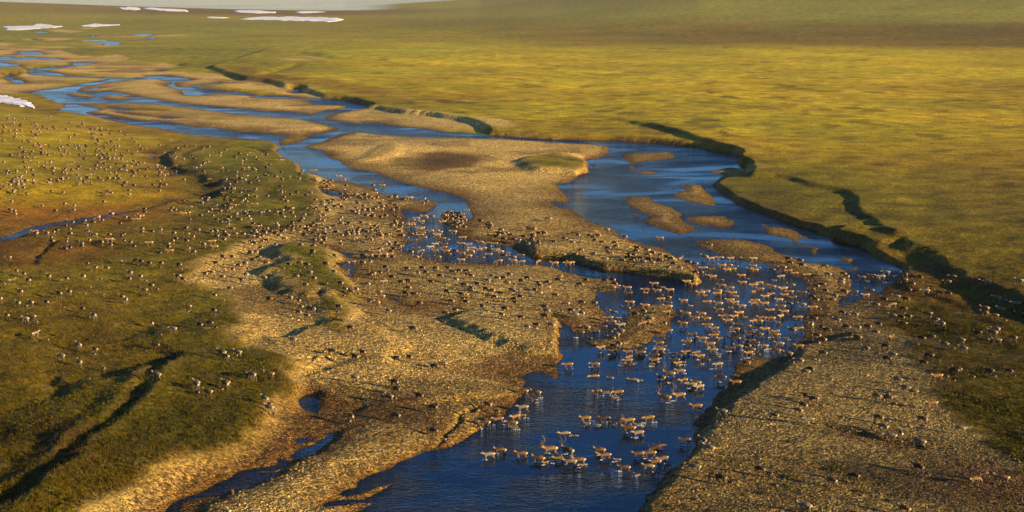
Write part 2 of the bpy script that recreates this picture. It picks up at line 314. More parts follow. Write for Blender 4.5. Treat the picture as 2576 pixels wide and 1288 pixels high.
# raised ground: outline (traced along the lip), lip height above water, height added, edge width
TUN_R = (T(1,0,[(-80,790),(120,815),(300,850),(420,890),(640,940),(830,990),(1000,1020),(1130,1072),(1250,1080),(1500,1120),(1850,1155),(2100,1195),(2300,1240)])
 + T(2,1,[(-150,28),(0,50),(400,75),(800,100),(1000,115),(1400,140),(1700,172),(1950,208),(2150,245),(2282,278),(2290,335),(2350,370),(2430,430),(2320,485),(2150,488),(2030,570),(2120,650),(2220,725),(2400,800),(2576,865)])
 + T(3,1,[(0,860),(300,965),(600,1080),(900,1185),(1080,1270)]) + T(3,2,[(1200,40),(1370,150),(1600,300),(2000,500),(2576,700),(4000,900)]) + O([(9000,900),(9000,150),(700,120),(540,170)]))
RAISE = [
 (TUN_R, 1.2, 1.1, 2.0),
 (O([(1500,280),(1600,300),(1700,325),(1800,350),(1862,375),(1878,405),(1900,431),(1960,433),(2060,453),(2110,463),(2145,477),(2160,492),(2175,515),(2235,565),(2330,618),(2430,672),(2500,705),(2576,735),(2700,790),(3000,900),(9000,900),(9000,200),(3000,200),(1800,190),(1300,230)]), 3.0, 2.0, 4.0),
 (T(3,2,[(430,850),(345,975),(255,1075),(110,1180),(0,1250)]) + T(2,3,[(2400,75),(2210,200),(2110,310),(1960,425),(1890,505),(1815,645),(1735,800),(1655,940),(1555,1050),(1455,1160),(1350,1288),(1150,1700)]) + O([(3500,1600),(3500,1000),(2576,900),(2300,850),(2200,830)]), 1.5, 1.0, 2.2),
 (T(2,1,[(250,1110),(500,1040),(800,990),(1000,1060),(1300,1190),(1560,1260)]) + T(2,2,[(1700,60),(1800,130),(1780,222),(1650,217),(1400,177),(1150,147),(900,117),(700,80),(560,50)]) + T(2,1,[(270,1240)]), 1.6, 1.1, 2.0),
 (O([(-600,1700),(100,1340),(350,1235),(520,1160),(640,1095),(700,1035),(712,990),(690,950),(640,900),(600,870),(610,820),(560,760),(510,740),(460,715),(480,670),(560,640),(600,615),(640,600),(700,580),(760,560),(800,530),(812,500),(780,460),(750,430),(705,385),(690,358),(600,352),(500,400),(560,470),(540,490),(380,525),(230,560),(60,600),(-300,660),(-1500,900),(-1500,1500)]), 1.0, 0.8, 3.0),
 (O([(40,1288),(150,1210),(240,1120),(310,1040),(380,950),(430,910),(520,890),(600,885),(640,905),(690,950),(705,1000),(690,1050),(640,1100),(520,1160),(380,1220),(250,1270),(150,1330),(0,1400)]), 3.0, 2.0, 5.0),
 (O([(60,1110),(180,1010),(230,975),(300,955),(370,935),(365,975),(300,1050),(210,1130),(110,1215),(-50,1300),(-300,1300),(-200,1150)]), 2.2, 1.0, 5.0),
 (T(0,2,[(1715,690),(1850,680),(2100,680),(2400,700),(2400,800),(2200,900),(1900,930),(1800,965),(1775,880),(1740,800)]), 2.2, 1.1, 2.2),
 (T(0,2,[(1400,830),(1500,790),(1600,780),(1620,860),(1520,900),(1450,890)]), 1.8, 0.7, 2.0),
 (T(1,2,[(170,130),(240,60),(330,20),(300,-100),(450,-150),(600,-100),(640,-20),(700,60),(780,200),(830,280),(720,330),(600,300),(470,330),(430,360),(340,340),(240,260),(185,190)]), 2.0, 1.5, 2.6),
 (T(1,2,[(490,420),(640,390),(760,410),(720,440),(560,440)]), 1.4, 0.8, 1.8),
 (T(1,2,[(620,480),(760,470),(900,490),(920,560),(800,640),(760,590),(700,540)]), 1.6, 1.1, 2.0),
 (T(1,2,[(180,820),(330,830),(600,700),(900,650),(1100,700),(1300,900),(1200,1000),(800,950),(560,1000),(450,1090),(400,1080),(330,980),(200,900)]), 1.6, 1.0, 3.0),
 (T(1,2,[(640,1190),(800,1120),(1000,1080),(1250,1060),(1700,1130),(2200,1200),(2500,1288),(1600,1400),(600,1350)]), 1.4, 0.7, 2.5),
 (T(1,2,[(1960,580),(2200,700),(2400,790),(2576,830)]) + T(2,2,[(60,855),(200,880),(400,900),(490,800),(480,680),(460,600),(300,560),(0,500)]) + T(1,2,[(2300,500),(2100,530)]), 1.5, 0.9, 2.5),
 (T(1,3,[(960,330),(900,430),(780,565),(620,690),(450,770),(300,850),(250,890),(0,1015),(-200,1120),(-500,1288),(-700,1700),(400,1700),(1000,1100),(1500,780),(2000,580),(2300,420),(2000,200),(1500,150),(1200,200)]), 1.1, 0.7, 2.2),
 (T(2,1,[(130,310),(280,270),(500,250),(620,290),(740,335),(740,380),(600,410),(430,400),(270,390)]), 2.0, 1.6, 5.0),
 (T(1,1,[(1110,300),(1250,190),(1390,150),(1350,230),(1340,250),(1200,280)]), 1.6, 0.8, 4.0),
 (T(3,1,[(740,1000),(800,960),(1000,990),(1300,1060),(1100,1120),(900,1100),(760,1050)]), 2.2, 0.9, 2.5),
 (T(0,0,[(-100,690),(200,690),(300,740),(200,750),(-100,742)]), 1.5, 1.2, 4.0),
 (T(0,0,[(2110,850),(2576,890),(2700,900),(2860,940),(2576,940),(2380,915),(2250,880)]), 1.5, 1.2, 4.0),
]
LEFTHILL = O([(-900,760),(-300,650),(0,568),(120,553),(260,535),(380,508),(470,492),(525,475),(470,440),(400,400),(385,372),(440,345),(300,312),(150,288),(0,266),(-300,240),(-900,220)])
SNOW = [('broad white snow patch lying below the far left hillside', T(0,0,[(20,272),(60,265),(230,262),(340,258),(380,238),(450,245),(540,258),(640,265),(560,278),(420,285),(300,295),(160,305),(80,298)])),
 ('thin white snow strip beside a gravelly bend of the far valley', T(0,0,[(805,258),(870,252),(950,238),(1050,246),(1200,246),(1210,252),(1050,262),(930,268),(830,266)])),
 ('small rounded snow patch at the head of the far bench', T(0,0,[(1205,75),(1250,80),(1290,68),(1380,75),(1420,95),(1370,102),(1270,96),(1225,92)])),
 ('long white snow strip under the far brown bench edge', T(0,0,[(1430,82),(1520,76),(1640,88),(1790,92),(1870,98),(1900,118),(1700,112),(1530,100)])),
 ('white snow strip left of the middle of the far bench edge', T(0,0,[(2350,112),(2400,102),(2576,104),(2770,118),(2775,130),(2600,134),(2400,126)])),
 ('short white snow strip at the right end of the far bench', T(1,0,[(390,122),(450,112),(600,112),(700,120),(600,128),(450,134)])),
 ('large bluish shaded snowfield ending against the brown hill foot', T(0,0,[(2400,196),(2470,180),(2600,170),(2760,168)]) + T(1,0,[(220,175),(310,165),(460,172),(640,172),(800,180),(880,200),(800,216),(720,222),(500,212),(250,205),(0,198)])),
 ('faint narrow snow line above the shaded snowfield', T(0,0,[(2075,174),(2120,168),(2310,178),(2250,184),(2100,182)])),
 ('smooth white snow bank cut off by the left edge above the grazing slope', T(0,0,[(-150,950),(0,955),(100,970),(240,1010),(310,1035),(330,1070),(350,1092),(200,1066),(0,1035),(-150,1010)]))]

RAISE.append((T(1,0,[(150,755),(400,790),(600,812),(900,830),(1200,850),(1500,880),(2000,940),(2576,1005)]) + O([(1300,290),(1300,200),(900,190),(700,190)]), 2.5, 0.9, 6.0))
GULLY = [
 (O([(425,905),(385,955),(335,1025),(280,1085),(210,1150),(150,1200),(80,1250),(0,1295)]), 0.9, 2.2),
 (T(0,1,[(1490,205),(1500,260),(1560,310),(1640,370),(1740,430),(1850,480),(1950,530),(2080,590),(2200,612),(2225,640),(2150,672),(2030,712),(1800,750)]), 0.85, 4.0),
 (T(0,1,[(1560,190),(1640,150),(1760,120)]), 0.6, 3.5), # traced line, depth, half width
 (T(1,3,[(2285,205),(2200,250),(2080,290),(2000,360),(1960,400),(1880,460),(1800,560),(1740,640)]), 0.30, 0.9),
 (T(0,1,[(540,1150),(470,1200),(390,1300),(340,1380)]), 0.45, 1.6),
 (T(1,0,[(40,775),(160,740),(270,708),(330,685),(400,660)]), 1.2, 7.0),
 (T(1,0,[(540,562),(620,575),(700,590),(740,600)]), 1.5, 12.0),
 (T(2,0,[(160,1232),(300,1250),(600,1288)]), 0.5, 2.5), (T(2,0,[(240,1190),(600,1210),(860,1235)]), 0.4, 2.5),
 (T(0,2,[(440,1260),(480,1330)]), 0.3, 1.6), (T(0,3,[(460,10),(520,90),(550,170)]), 0.35, 2.0),
 (T(1,2,[(530,1030),(540,1080),(620,1110),(700,1130)]), 0.2, 0.8),
 (T(3,3,[(600,480),(820,520),(1000,560),(1250,610),(1500,690)]), 0.35, 1.2),
 (T(0,0,[(1560,340),(1900,345)]), 1.0, 10.0), (T(0,0,[(1700,640),(1830,660)]), 1.2, 8.0), (T(0,0,[(760,578),(870,590)]), 1.0, 8.0), (T(0,0,[(2250,745),(2390,800)]), 1.2, 7.0), (T(0,0,[(660,510),(700,518)]), 1.0, 8.0),
 (T(0,1,[(2370,180),(2450,190),(2500,215),(2576,240)]), 0.9, 4.0),
]
RAISE[15] = (RAISE[15][0], 0.7, 0.25, 2.2); RAISE[20] = (RAISE[20][0], 1.2, 0.7, 5.0); RAISE[4] = (RAISE[4][0], 0.9, 0.7, 6.0)
RAISE[5] = (RAISE[5][0], 2.6, 1.7, 5.0)
RAISE[5] = (RAISE[5][0], 2.0, 1.2, 6.0); RAISE[6] = (RAISE[6][0], 1.8, 0.7, 6.0)
print('raise', len(RAISE))

for _i, _h in ((10, 0.45), (11, 0.55), (12, 0.65), (13, 0.45), (9, 1.2), (16, 1.2), (17, 0.5)):
    RAISE[_i] = (RAISE[_i][0], RAISE[_i][1] - 0.3, _h, RAISE[_i][3] + 1.0)
RAISE[7] = (RAISE[7][0], 1.7, 0.6, 3.0); RAISE[8] = (RAISE[8][0], 1.5, 0.4, 3.0)
MUD = O([(230,1350),(375,1258),(500,1194),(600,1132),(669,1086),(712,1050),(742,990),(775,980),(840,1000),(880,1030),(840,1080),(780,1125),(700,1175),(600,1225),(500,1300),(430,1350)])
RAISE.append((T(0,1,[(1720,300),(1705,350),(1760,405),(1900,465),(2060,550),(2200,585),(2262,610),(2255,655),(2500,700),(2750,500),(2500,200),(2100,160),(1820,200)]), 1.9, 1.1, 3.0))
# ------------------------------------------------------------------ terrain grid
pxs = np.concatenate([np.arange(-2600, -240, 30.0), np.arange(-240, 1264, 1.0), np.arange(1264, 3700, 30.0)])
near = np.concatenate([np.arange(540, 0, -0.75)])
outer = np.concatenate([np.linspace(2600, 760, 24), np.arange(740, 540, -3.0)])
Dfar = np.geomspace(7350, 30000, 26)
_, yn = to_world(np.full(near.shape, 512.0), near, 0.0)
_, yo = to_world(np.full(outer.shape, 512.0), outer, 0.0)
rows_y = np.unique(np.round(np.concatenate([yo, yn, Dfar]), 4))
NR, NC = len(rows_y), len(pxs)
depth0 = rows_y * CP + CAM_H * SP
GX = (pxs[None, :] - 512.0) / F * depth0[:, None]
GY = np.repeat(rows_y[:, None], NC, 1)
dY = np.gradient(rows_y)
SPC = np.repeat(np.maximum(dY, 0.2)[:, None], NC, 1)
X = GX.ravel(); Y = GY.ravel(); SPC = SPC.ravel()

n1 = fbm(X, Y, 3.0, 2, 11, spacing=SPC); n2 = fbm(X + 500, Y, 3.0, 2, 12, spacing=SPC)
m1 = fbm(X, Y, 14.0, 2, 13, spacing=SPC); m2 = fbm(X, Y + 900, 14.0, 2, 14, spacing=SPC)
b1 = fbm(X, Y, 38.0, 2, 15, spacing=SPC) * smooth((Y - 250) / 200.0); b2 = fbm(X + 300, Y, 38.0, 2, 16, spacing=SPC) * smooth((Y - 250) / 200.0)
XR = X + 0.6 * n1 + 1.4 * m1 + 1.6 * b1; YR = Y + 0.6 * n2 + 1.4 * m2 + 2.4 * b2
WX = X + 0.45 * n1 + 0.8 * m1
WY = Y + 0.45 * n2 + 0.8 * m2

sdw = np.full(X.shape, -30.0)
for k, p in enumerate(WATER):
    s = sdist(WX, WY, W(p, 0.0), 30.0)
    if max(q[0] for q in p) < 345 and min(q[1] for q in p) > 300: s = s + 0.25
    np.maximum(sdw, s, out=sdw)
for p in ISL:
    s = sdist(WX, WY, W(p, 0.05), 30.0)
    np.minimum(sdw, -s, out=sdw)

WX2 = X + 0.9 * n1 + 2.0 * m1
WY2 = Y + 0.9 * n2 + 2.0 * m2
sdG = sdist(WX2, WY2, W(GRAVEL, 0.6), 40.0)
gm = smooth(sdG / 5.0 + 0.5)
for p in FARGRAVEL:
    gm = np.maximum(gm, smooth(sdist(X, Y, W(p, 0.8), 60.0) / 20.0 + 0.6))
veg = np.zeros(X.shape)
for p in VEG:
    veg = np.maximum(veg, smooth((sdist(WX2, WY2, W(p, 1.2), 40.0) + 1.5 * n1) / 6.0 + 0.5))
gm = gm * (1 - veg)
brown = np.zeros(X.shape)
for p in BROWN:
    brown = np.maximum(brown, smooth((sdist(WX2, WY2, W(p, 0.8), 60.0) + 2 * n2 + 2.5 * m2) / 9.0 + 0.5))
pale = np.zeros(X.shape)
for p in PALE:
    pale = np.maximum(pale, smooth((sdist(WX2, WY2, W(p, 1.0), 40.0) + n2) / 4.0 + 0.4))
shz = np.zeros(X.shape)
for p in SHRUBZONE:
    shz = np.maximum(shz, smooth(sdist(X, Y, W(p, 1.5), 40.0) / 8.0 + 0.5))

d = np.maximum(-sdw, 0.0)
land = smooth(d / np.maximum(1.2, 0.9 * np.minimum(SPC, 10)))
f1 = smooth(d / 5.0)
H = 0.03 + 0.5 * (1 - np.exp(-d / 6.0))
und = fbm(X, Y, 26.0, 3, 21, spacing=SPC)
H += f1 * 0.30 * und * (0.4 + 0.6 * gm)
H += smooth(d / 1.5) * gm * 0.035 * fbm(X, Y, 1.6, 3, 22, gain=0.7, spacing=SPC)
tus = fbm(X, Y, 1.7, 3, 23, gain=0.65, spacing=SPC)
H += smooth(d / 1.5) * (1 - gm) * (0.10 * tus + 0.22 * fbm(X, Y, 9.0, 3, 24, gain=0.6, spacing=SPC))
# long gentle rolls of the tundra plain that catch the low sun
H += (1 - gm) * f1 * 0.9 * fbm(X, Y, 120.0, 2, 25, spacing=SPC) * smooth((Y - 300) / 500)
PXF = np.repeat(pxs[None, :], NR, 0).ravel()
oxf = PXF * 2576 / 1024
mud = smooth(sdist(WX, WY, W(MUD, 0.2), 30.0) / 6.0 + 0.45)
for k, (poly, lip, hh, wd) in enumerate(RAISE):
    wv = np.maximum(wd, 1.1 * np.minimum(SPC, 12.0))
    if k == 0:                                   # the low terrace dies out where the right bank slopes down
        hh = hh * np.interp(oxf, [600, 1250, 1450, 1850, 2150, 2300, 2450], [1.7, 1.5, 0.7, 1.0, 1.0, 0.5, 0.15])
        wv = np.maximum(wd, np.interp(oxf, [1100, 1220], [0.75, 1.3]) * np.minimum(SPC, 12.0))
    if k == 1:                                   # the plateau scarp rises from nothing and varies along its length
        hh = np.interp(oxf, [1430, 1530, 1700, 1820, 1930, 2080, 2200, 2330, 2430, 2576], [0.0, 0.6, 1.4, 1.5, 0.95, 0.85, 1.0, 1.3, 1.9, 2.4])
    if k in (4, 5, 15): hh = hh * (1 - 0.9 * mud)
    if k == 21:
        hh = hh * np.interp(oxf, [700, 950, 1270], [1.0, 1.0, 0.0])
    s = sdist(XR, YR, W(poly, lip), max(wd * 1.5, 14.0))
    if k == 1:
        bl = smooth(s / 300.0); hh = hh * (1 - bl) + 1.2 * bl
    H += land * hh * smooth((s + wv) / wv)
for poly, dp, wd in GULLY:
    s = pdist(WX, WY, W(poly, 0.8), 30.0)
    wv = np.maximum(wd, 0.9 * np.minimum(SPC, 12.0))
    H -= land * np.minimum(dp, np.maximum(H - 0.05, 0)) * (1 - smooth(s / wv))
s = sdist(WX, WY, W(LEFTHILL, 1.2), 20.0)
H += land * 5.0 * smooth((s + 3.0) / 60.0)
bed = -0.02 - 0.45 * (1 - np.exp(-np.maximum(sdw, 0) / 5.0)) + 0.10 * smooth(sdw / 3) * fbm(X, Y, 6.0, 2, 29, spacing=SPC)
H = np.where(sdw > 0, np.minimum(bed, -0.01), np.maximum(H, 0.02))
# far bench on the left and the long hill on the right
hb = np.interp(PXF, [-600, 0, 120, 230, 290, 345, 380], [34, 25.0, 15.0, 7.0, 4.4, 3.0, 0.0])
prof = smooth((Y - 2300) / 1000.0) * (1 - smooth((Y - 3380) / 320.0))
H += hb * prof
Db = np.interp(PXF, [250, 350, 512, 1024, 1400], [2500, 2286, 1742, 1261, 1100])
gh = np.interp(PXF, [300, 345, 400, 480, 560, 700, 1024, 1500], [0, 1.5, 10, 26, 60, 150, 200, 220])
gh = np.where(PXF < 300, 0, gh)
t = np.clip((Y - Db) / (4200 - Db), 0, 1)
H += gh * (t ** 1.25) * (1 + 0.05 * fbm(X, Y, 500.0, 3, 31, spacing=SPC))

PX, PY = project(X, Y, H)

# ------------------------------------------------------------------ ground colour (colour of the soil, stones and plants, plus painted haze and near darkening)
def lin(c):
    c = np.asarray(c, float) / 255.0
    return np.where(c <= 0.04045, c / 12.92, ((c + 0.055) / 1.055) ** 2.4)
KILL = np.array([1.22, 0.98, 1.25])
def alb(r, g, b):
    return lin((r, g, b)) / KILL

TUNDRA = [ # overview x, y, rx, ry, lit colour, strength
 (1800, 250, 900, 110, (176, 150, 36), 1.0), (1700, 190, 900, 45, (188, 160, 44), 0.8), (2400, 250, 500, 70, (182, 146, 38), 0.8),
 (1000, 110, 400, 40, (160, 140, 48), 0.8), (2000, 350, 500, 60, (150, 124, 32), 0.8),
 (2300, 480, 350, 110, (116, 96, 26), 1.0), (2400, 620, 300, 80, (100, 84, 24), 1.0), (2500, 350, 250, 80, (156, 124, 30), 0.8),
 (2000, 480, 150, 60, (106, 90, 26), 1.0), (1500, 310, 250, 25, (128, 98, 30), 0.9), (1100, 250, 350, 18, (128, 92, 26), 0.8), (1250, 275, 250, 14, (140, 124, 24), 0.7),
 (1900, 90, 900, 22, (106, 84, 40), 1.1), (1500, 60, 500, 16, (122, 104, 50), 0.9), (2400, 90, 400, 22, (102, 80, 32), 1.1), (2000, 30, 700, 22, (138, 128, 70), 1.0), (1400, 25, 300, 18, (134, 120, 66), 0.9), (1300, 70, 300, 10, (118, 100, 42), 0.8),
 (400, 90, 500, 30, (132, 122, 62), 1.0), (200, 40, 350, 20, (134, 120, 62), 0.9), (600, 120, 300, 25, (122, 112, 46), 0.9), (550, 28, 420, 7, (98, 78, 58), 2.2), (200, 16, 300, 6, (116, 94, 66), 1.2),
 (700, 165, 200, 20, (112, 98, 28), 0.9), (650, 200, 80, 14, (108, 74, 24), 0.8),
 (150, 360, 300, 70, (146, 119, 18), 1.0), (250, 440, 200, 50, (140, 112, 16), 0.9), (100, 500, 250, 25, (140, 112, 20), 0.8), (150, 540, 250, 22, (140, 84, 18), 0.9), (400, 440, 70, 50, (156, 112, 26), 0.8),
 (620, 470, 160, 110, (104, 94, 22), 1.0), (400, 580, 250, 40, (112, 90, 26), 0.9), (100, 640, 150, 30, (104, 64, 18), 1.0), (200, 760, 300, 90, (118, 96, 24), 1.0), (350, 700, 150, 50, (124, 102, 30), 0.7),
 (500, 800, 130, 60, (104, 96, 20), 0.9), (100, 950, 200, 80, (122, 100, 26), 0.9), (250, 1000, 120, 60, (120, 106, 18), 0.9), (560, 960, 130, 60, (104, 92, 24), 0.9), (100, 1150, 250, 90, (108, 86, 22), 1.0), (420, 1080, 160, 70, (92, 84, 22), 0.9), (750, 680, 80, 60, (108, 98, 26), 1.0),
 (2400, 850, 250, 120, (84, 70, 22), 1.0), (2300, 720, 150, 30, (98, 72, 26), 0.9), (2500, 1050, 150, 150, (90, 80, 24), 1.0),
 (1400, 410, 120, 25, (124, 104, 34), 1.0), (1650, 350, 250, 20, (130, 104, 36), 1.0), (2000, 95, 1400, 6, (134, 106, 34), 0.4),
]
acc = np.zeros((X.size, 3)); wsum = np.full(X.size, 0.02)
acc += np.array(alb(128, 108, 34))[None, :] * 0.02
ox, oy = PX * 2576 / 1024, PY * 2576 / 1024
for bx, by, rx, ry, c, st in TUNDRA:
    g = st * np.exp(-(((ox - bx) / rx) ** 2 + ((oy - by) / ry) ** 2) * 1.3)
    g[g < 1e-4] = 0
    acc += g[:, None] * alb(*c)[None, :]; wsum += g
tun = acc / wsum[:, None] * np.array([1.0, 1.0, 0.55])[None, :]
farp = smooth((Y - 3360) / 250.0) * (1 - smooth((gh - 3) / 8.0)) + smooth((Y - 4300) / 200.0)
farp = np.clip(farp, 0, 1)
tun = tun * (1 - farp[:, None]) + farp[:, None] * np.array(alb(184, 188, 205))[None, :]  # pale distance haze painted into the far plain's colour
# plant patchiness
pt = fbm(X, Y, 45.0, 4, 41, gain=0.6, spacing=SPC * 0.5)
pt2 = fbm(X, Y * 0.6, 260.0, 3, 42, gain=0.6, spacing=SPC * 0.4)
pt3 = fbm(X, Y, 7.0, 3, 44, gain=0.7, spacing=SPC * 0.5)
mix = np.clip(0.34 * pt + 0.24 * pt2 + 0.25 * pt3, -0.75, 0.75)
tun = tun * (1 + 0.55 * mix)[:, None]
spk = smooth((fbm(X, Y * 0.8, 17.0, 3, 45, gain=0.6, spacing=SPC * 0.35) - 0.66) / 0.25) * smooth((Y - 350) / 150.0) * (Y < 2600)
tun = tun * (1 - 0.42 * spk[:, None])
near_dim = smooth((277.0 - Y) / 87.0)      # vignette-like darkening towards the camera, painted into plant and stone colours
tun = tun * (1 - 0.34 * near_dim)[:, None] * np.array([1.0, 0.96, 0.9])[None, :]
grn = smooth(0.5 + 0.6 * fbm(X, Y, 70.0, 3, 43, spacing=SPC * 0.5))
tun = tun * (np.array([0.93, 1.02, 0.95])[None, :] * grn[:, None] + np.array([1.04, 0.99, 1.0])[None, :] * (1 - grn[:, None]))
# gravel
gr = np.repeat(np.array(alb(174, 136, 82))[None, :], X.size, 0)
gv = fbm(X, Y, 20.0, 4, 51, gain=0.6, spacing=SPC * 0.6)
silt = smooth(0.45 + 0.7 * fbm(X, Y * 1.3, 55.0, 3, 52, spacing=SPC * 0.5))
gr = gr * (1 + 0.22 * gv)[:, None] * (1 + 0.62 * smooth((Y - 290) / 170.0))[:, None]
moss = smooth((fbm(X, Y, 24.0, 4, 57, gain=0.65, spacing=SPC * 0.5) - 0.08) / 0.55) * (0.60 + 0.30 * smooth((PX - 640) / 120.0) * smooth((PY - 290) / 40.0))
gr = gr * (1 - moss[:, None]) + moss[:, None] * np.array(alb(88, 66, 30))[None, :]
gr = gr * (1 - silt[:, None] * 0.45) + silt[:, None] * 0.45 * np.array(alb(184, 154, 108))[None, :]
# the bank on the right is darker stone with moss
rbk = smooth((PX - 640) / 120.0) * smooth((PY - 290) / 40.0)
gr = gr * (1 - 0.42 * rbk)[:, None]
bcol = np.where((gm > 0.5)[:, None], np.array(alb(86, 56, 26))[None, :], np.array(alb(114, 80, 24))[None, :])
gr = gr * (1 - 0.8 * pale[:, None]) + 0.8 * pale[:, None] * np.array(alb(166, 132, 74))[None, :]
gr = gr * (1 - 0.85 * np.maximum(brown, mud)[:, None]) + 0.85 * np.maximum(brown, mud)[:, None] * bcol * (1 - 0.25 * mud[:, None]) * (1 + 0.3 * gv[:, None])
tun = tun * (1 - 0.6 * brown[:, None]) + 0.6 * brown[:, None] * bcol
mos = shz * smooth(0.5 + 0.9 * fbm(X, Y, 16.0, 3, 55, gain=0.6, spacing=SPC * 0.6))
gr = gr * (1 - 0.12 * near_dim)[:, None]
gmx = gm * (1 - 0.7 * mos)
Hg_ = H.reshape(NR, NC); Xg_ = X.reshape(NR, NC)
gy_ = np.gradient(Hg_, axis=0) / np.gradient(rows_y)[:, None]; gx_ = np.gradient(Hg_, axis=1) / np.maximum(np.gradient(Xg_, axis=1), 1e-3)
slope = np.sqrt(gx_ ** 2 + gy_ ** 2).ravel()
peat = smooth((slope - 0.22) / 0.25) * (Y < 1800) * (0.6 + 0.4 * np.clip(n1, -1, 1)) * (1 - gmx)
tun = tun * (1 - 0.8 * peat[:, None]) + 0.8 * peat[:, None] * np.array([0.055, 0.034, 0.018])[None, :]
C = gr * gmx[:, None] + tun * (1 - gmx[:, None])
# wet margin of stones and silt beside the water
moist = np.clip(gmx * smooth((0.50 - H) / 0.28) * (0.70 + 0.35 * gv) * np.exp(-d / (9.0 + 4.0 * m1)), 0, 1)
C = C * (1 - moist[:, None]) + moist[:, None] * np.array(alb(112, 76, 34))[None, :]
wet = np.exp(-d / (3.2 + 2.0 * m1)) * (0.85 + 0.25 * n1)
wet = np.clip(wet, 0, 1)
wc = np.array(alb(98, 66, 32))[None, :]
C = C * (1 - 0.85 * wet[:, None]) + 0.85 * wet[:, None] * wc
dep = np.clip(-H, 0, 1)
sh = np.exp(-dep / 0.10)[:, None]
bedc = wc * 0.7 * sh + np.array([0.010, 0.013, 0.016])[None, :] * (1 - sh)
C = np.where((sdw > 0)[:, None], bedc, C)
C = np.clip(C, 0.004, 0.8)
gmask = np.where(sdw > 0, 0.6, gmx)

m_ground, t = mat_new('tundra_and_gravel')
out = node(t, 'ShaderNodeOutputMaterial')
bs = node(t, 'ShaderNodeBsdfPrincipled', i_Roughness=0.92)
bs.inputs['Specular IOR Level'].default_value = 0.15
att = node(t, 'ShaderNodeAttribute', attribute_name='alb')
att2 = node(t, 'ShaderNodeAttribute', attribute_name='stone')
geo = node(t, 'ShaderNodeNewGeometry')
vor = node(t, 'ShaderNodeTexVoronoi', i_Scale=4.4)
vor2 = node(t, 'ShaderNodeTexVoronoi', i_Scale=2.1)
nz = node(t, 'ShaderNodeTexNoise', i_Scale=1.1, i_Detail=5.0, i_Roughness=0.7)
nz2 = node(t, 'ShaderNodeTexNoise', i_Scale=0.12, i_Detail=6.0, i_Roughness=0.65)
for n in (vor, vor2, nz, nz2):
    t.links.new(geo.outputs['Position'], n.inputs['Vector'])
sep = node(t, 'ShaderNodeSeparateColor'); t.links.new(vor.outputs['Color'], sep.inputs[0])
sep2 = node(t, 'ShaderNodeSeparateColor'); t.links.new(vor2.outputs['Color'], sep2.inputs[0])
def math_(op, a, b=None, c=None):
    n = node(t, 'ShaderNodeMath', operation=op)
    for i, v in enumerate((a, b, c)):
        if v is None: continue
        if isinstance(v, (int, float)): n.inputs[i].default_value = v
        else: t.links.new(v, n.inputs[i])
    return n.outputs[0]
st = math_('MULTIPLY_ADD', math_('POWER', sep.outputs[0], 1.8), 1.6, 0.24)   # single stones
st = math_('MULTIPLY', st, math_('MULTIPLY_ADD', sep2.outputs[1], 1.0, 0.55))
gt = math_('MULTIPLY_ADD', nz.outputs['Fac'], 3.2, -0.60)                    # plants
gt = math_('MULTIPLY', gt, math_('MULTIPLY_ADD', nz2.outputs['Fac'], 2.6, -0.30))
mx = node(t, 'ShaderNodeMix', data_type='FLOAT')
t.links.new(att2.outputs['Fac'], mx.inputs[0]); t.links.new(gt, mx.inputs[2]); t.links.new(st, mx.inputs[3])
vm = node(t, 'ShaderNodeVectorMath', operation='SCALE')
t.links.new(att.outputs['Color'], vm.inputs[0]); t.links.new(mx.outputs[0], vm.inputs['Scale'])
t.links.new(vm.outputs[0], bs.inputs['Base Color'])
hs = math_('SUBTRACT', 0.5, vor.outputs['Distance'])
hs = math_('ADD', math_('MULTIPLY', hs, 0.10), math_('MULTIPLY', math_('SUBTRACT', 0.5, vor2.outputs['Distance']), 0.10))
hg = math_('MULTIPLY', nz.outputs['Fac'], 0.65)
mh = node(t, 'ShaderNodeMix', data_type='FLOAT')
t.links.new(att2.outputs['Fac'], mh.inputs[0]); t.links.new(hg, mh.inputs[2]); t.links.new(hs, mh.inputs[3])
bp = node(t, 'ShaderNodeBump', i_Strength=0.8, i_Distance=1.0)
t.links.new(mh.outputs[0], bp.inputs['Height']); t.links.new(bp.outputs[0], bs.inputs['Normal'])
t.links.new(bs.outputs[0], out.inputs[0])

ii = np.arange(NR * NC).reshape(NR, NC)
quads = np.stack([ii[:-1, :-1], ii[:-1, 1:], ii[1:, 1:], ii[1:, :-1]], -1).reshape(-1, 4)
ground = new_mesh('ground', np.stack([X, Y, H], 1), quads, m_ground, True,
                  {'alb': ('FLOAT_COLOR', np.concatenate([C, np.ones((X.size, 1))], 1)), 'stone': ('FLOAT', gmask)})
ground['kind'] = 'structure'

HG = H.reshape(NR, NC); SG = sdw.reshape(NR, NC); MG = gmask.reshape(NR, NC); VG = np.maximum(veg, 0).reshape(NR, NC)
def look(x, y, arr):
    x = np.asarray(x, float); y = np.asarray(y, float)
    r = np.interp(y, rows_y, np.arange(NR))
    px = 512 + F * x / (y * CP + CAM_H * SP)
    c = np.interp(px, pxs, np.arange(NC))
    r0 = np.clip(np.floor(r).astype(int), 0, NR - 2); c0 = np.clip(np.floor(c).astype(int), 0, NC - 2)
    fr = r - r0; fc = c - c0
    return (arr[r0, c0] * (1 - fr) * (1 - fc) + arr[r0, c0 + 1] * (1 - fr) * fc + arr[r0 + 1, c0] * fr * (1 - fc) + arr[r0 + 1, c0 + 1] * fr * fc)
def hit(px, py, dz=0.0, it=6):
    """where the ray of a pixel meets the ground raised by dz"""
    z = np.zeros(np.shape(px)) + 0.5
    for _ in range(it):
        x, y = to_world(px, py, z + dz)
        z = 0.5 * z + 0.5 * np.maximum(look(x, y, HG), -0.8)
    return x, y, np.maximum(look(x, y, HG), -2)

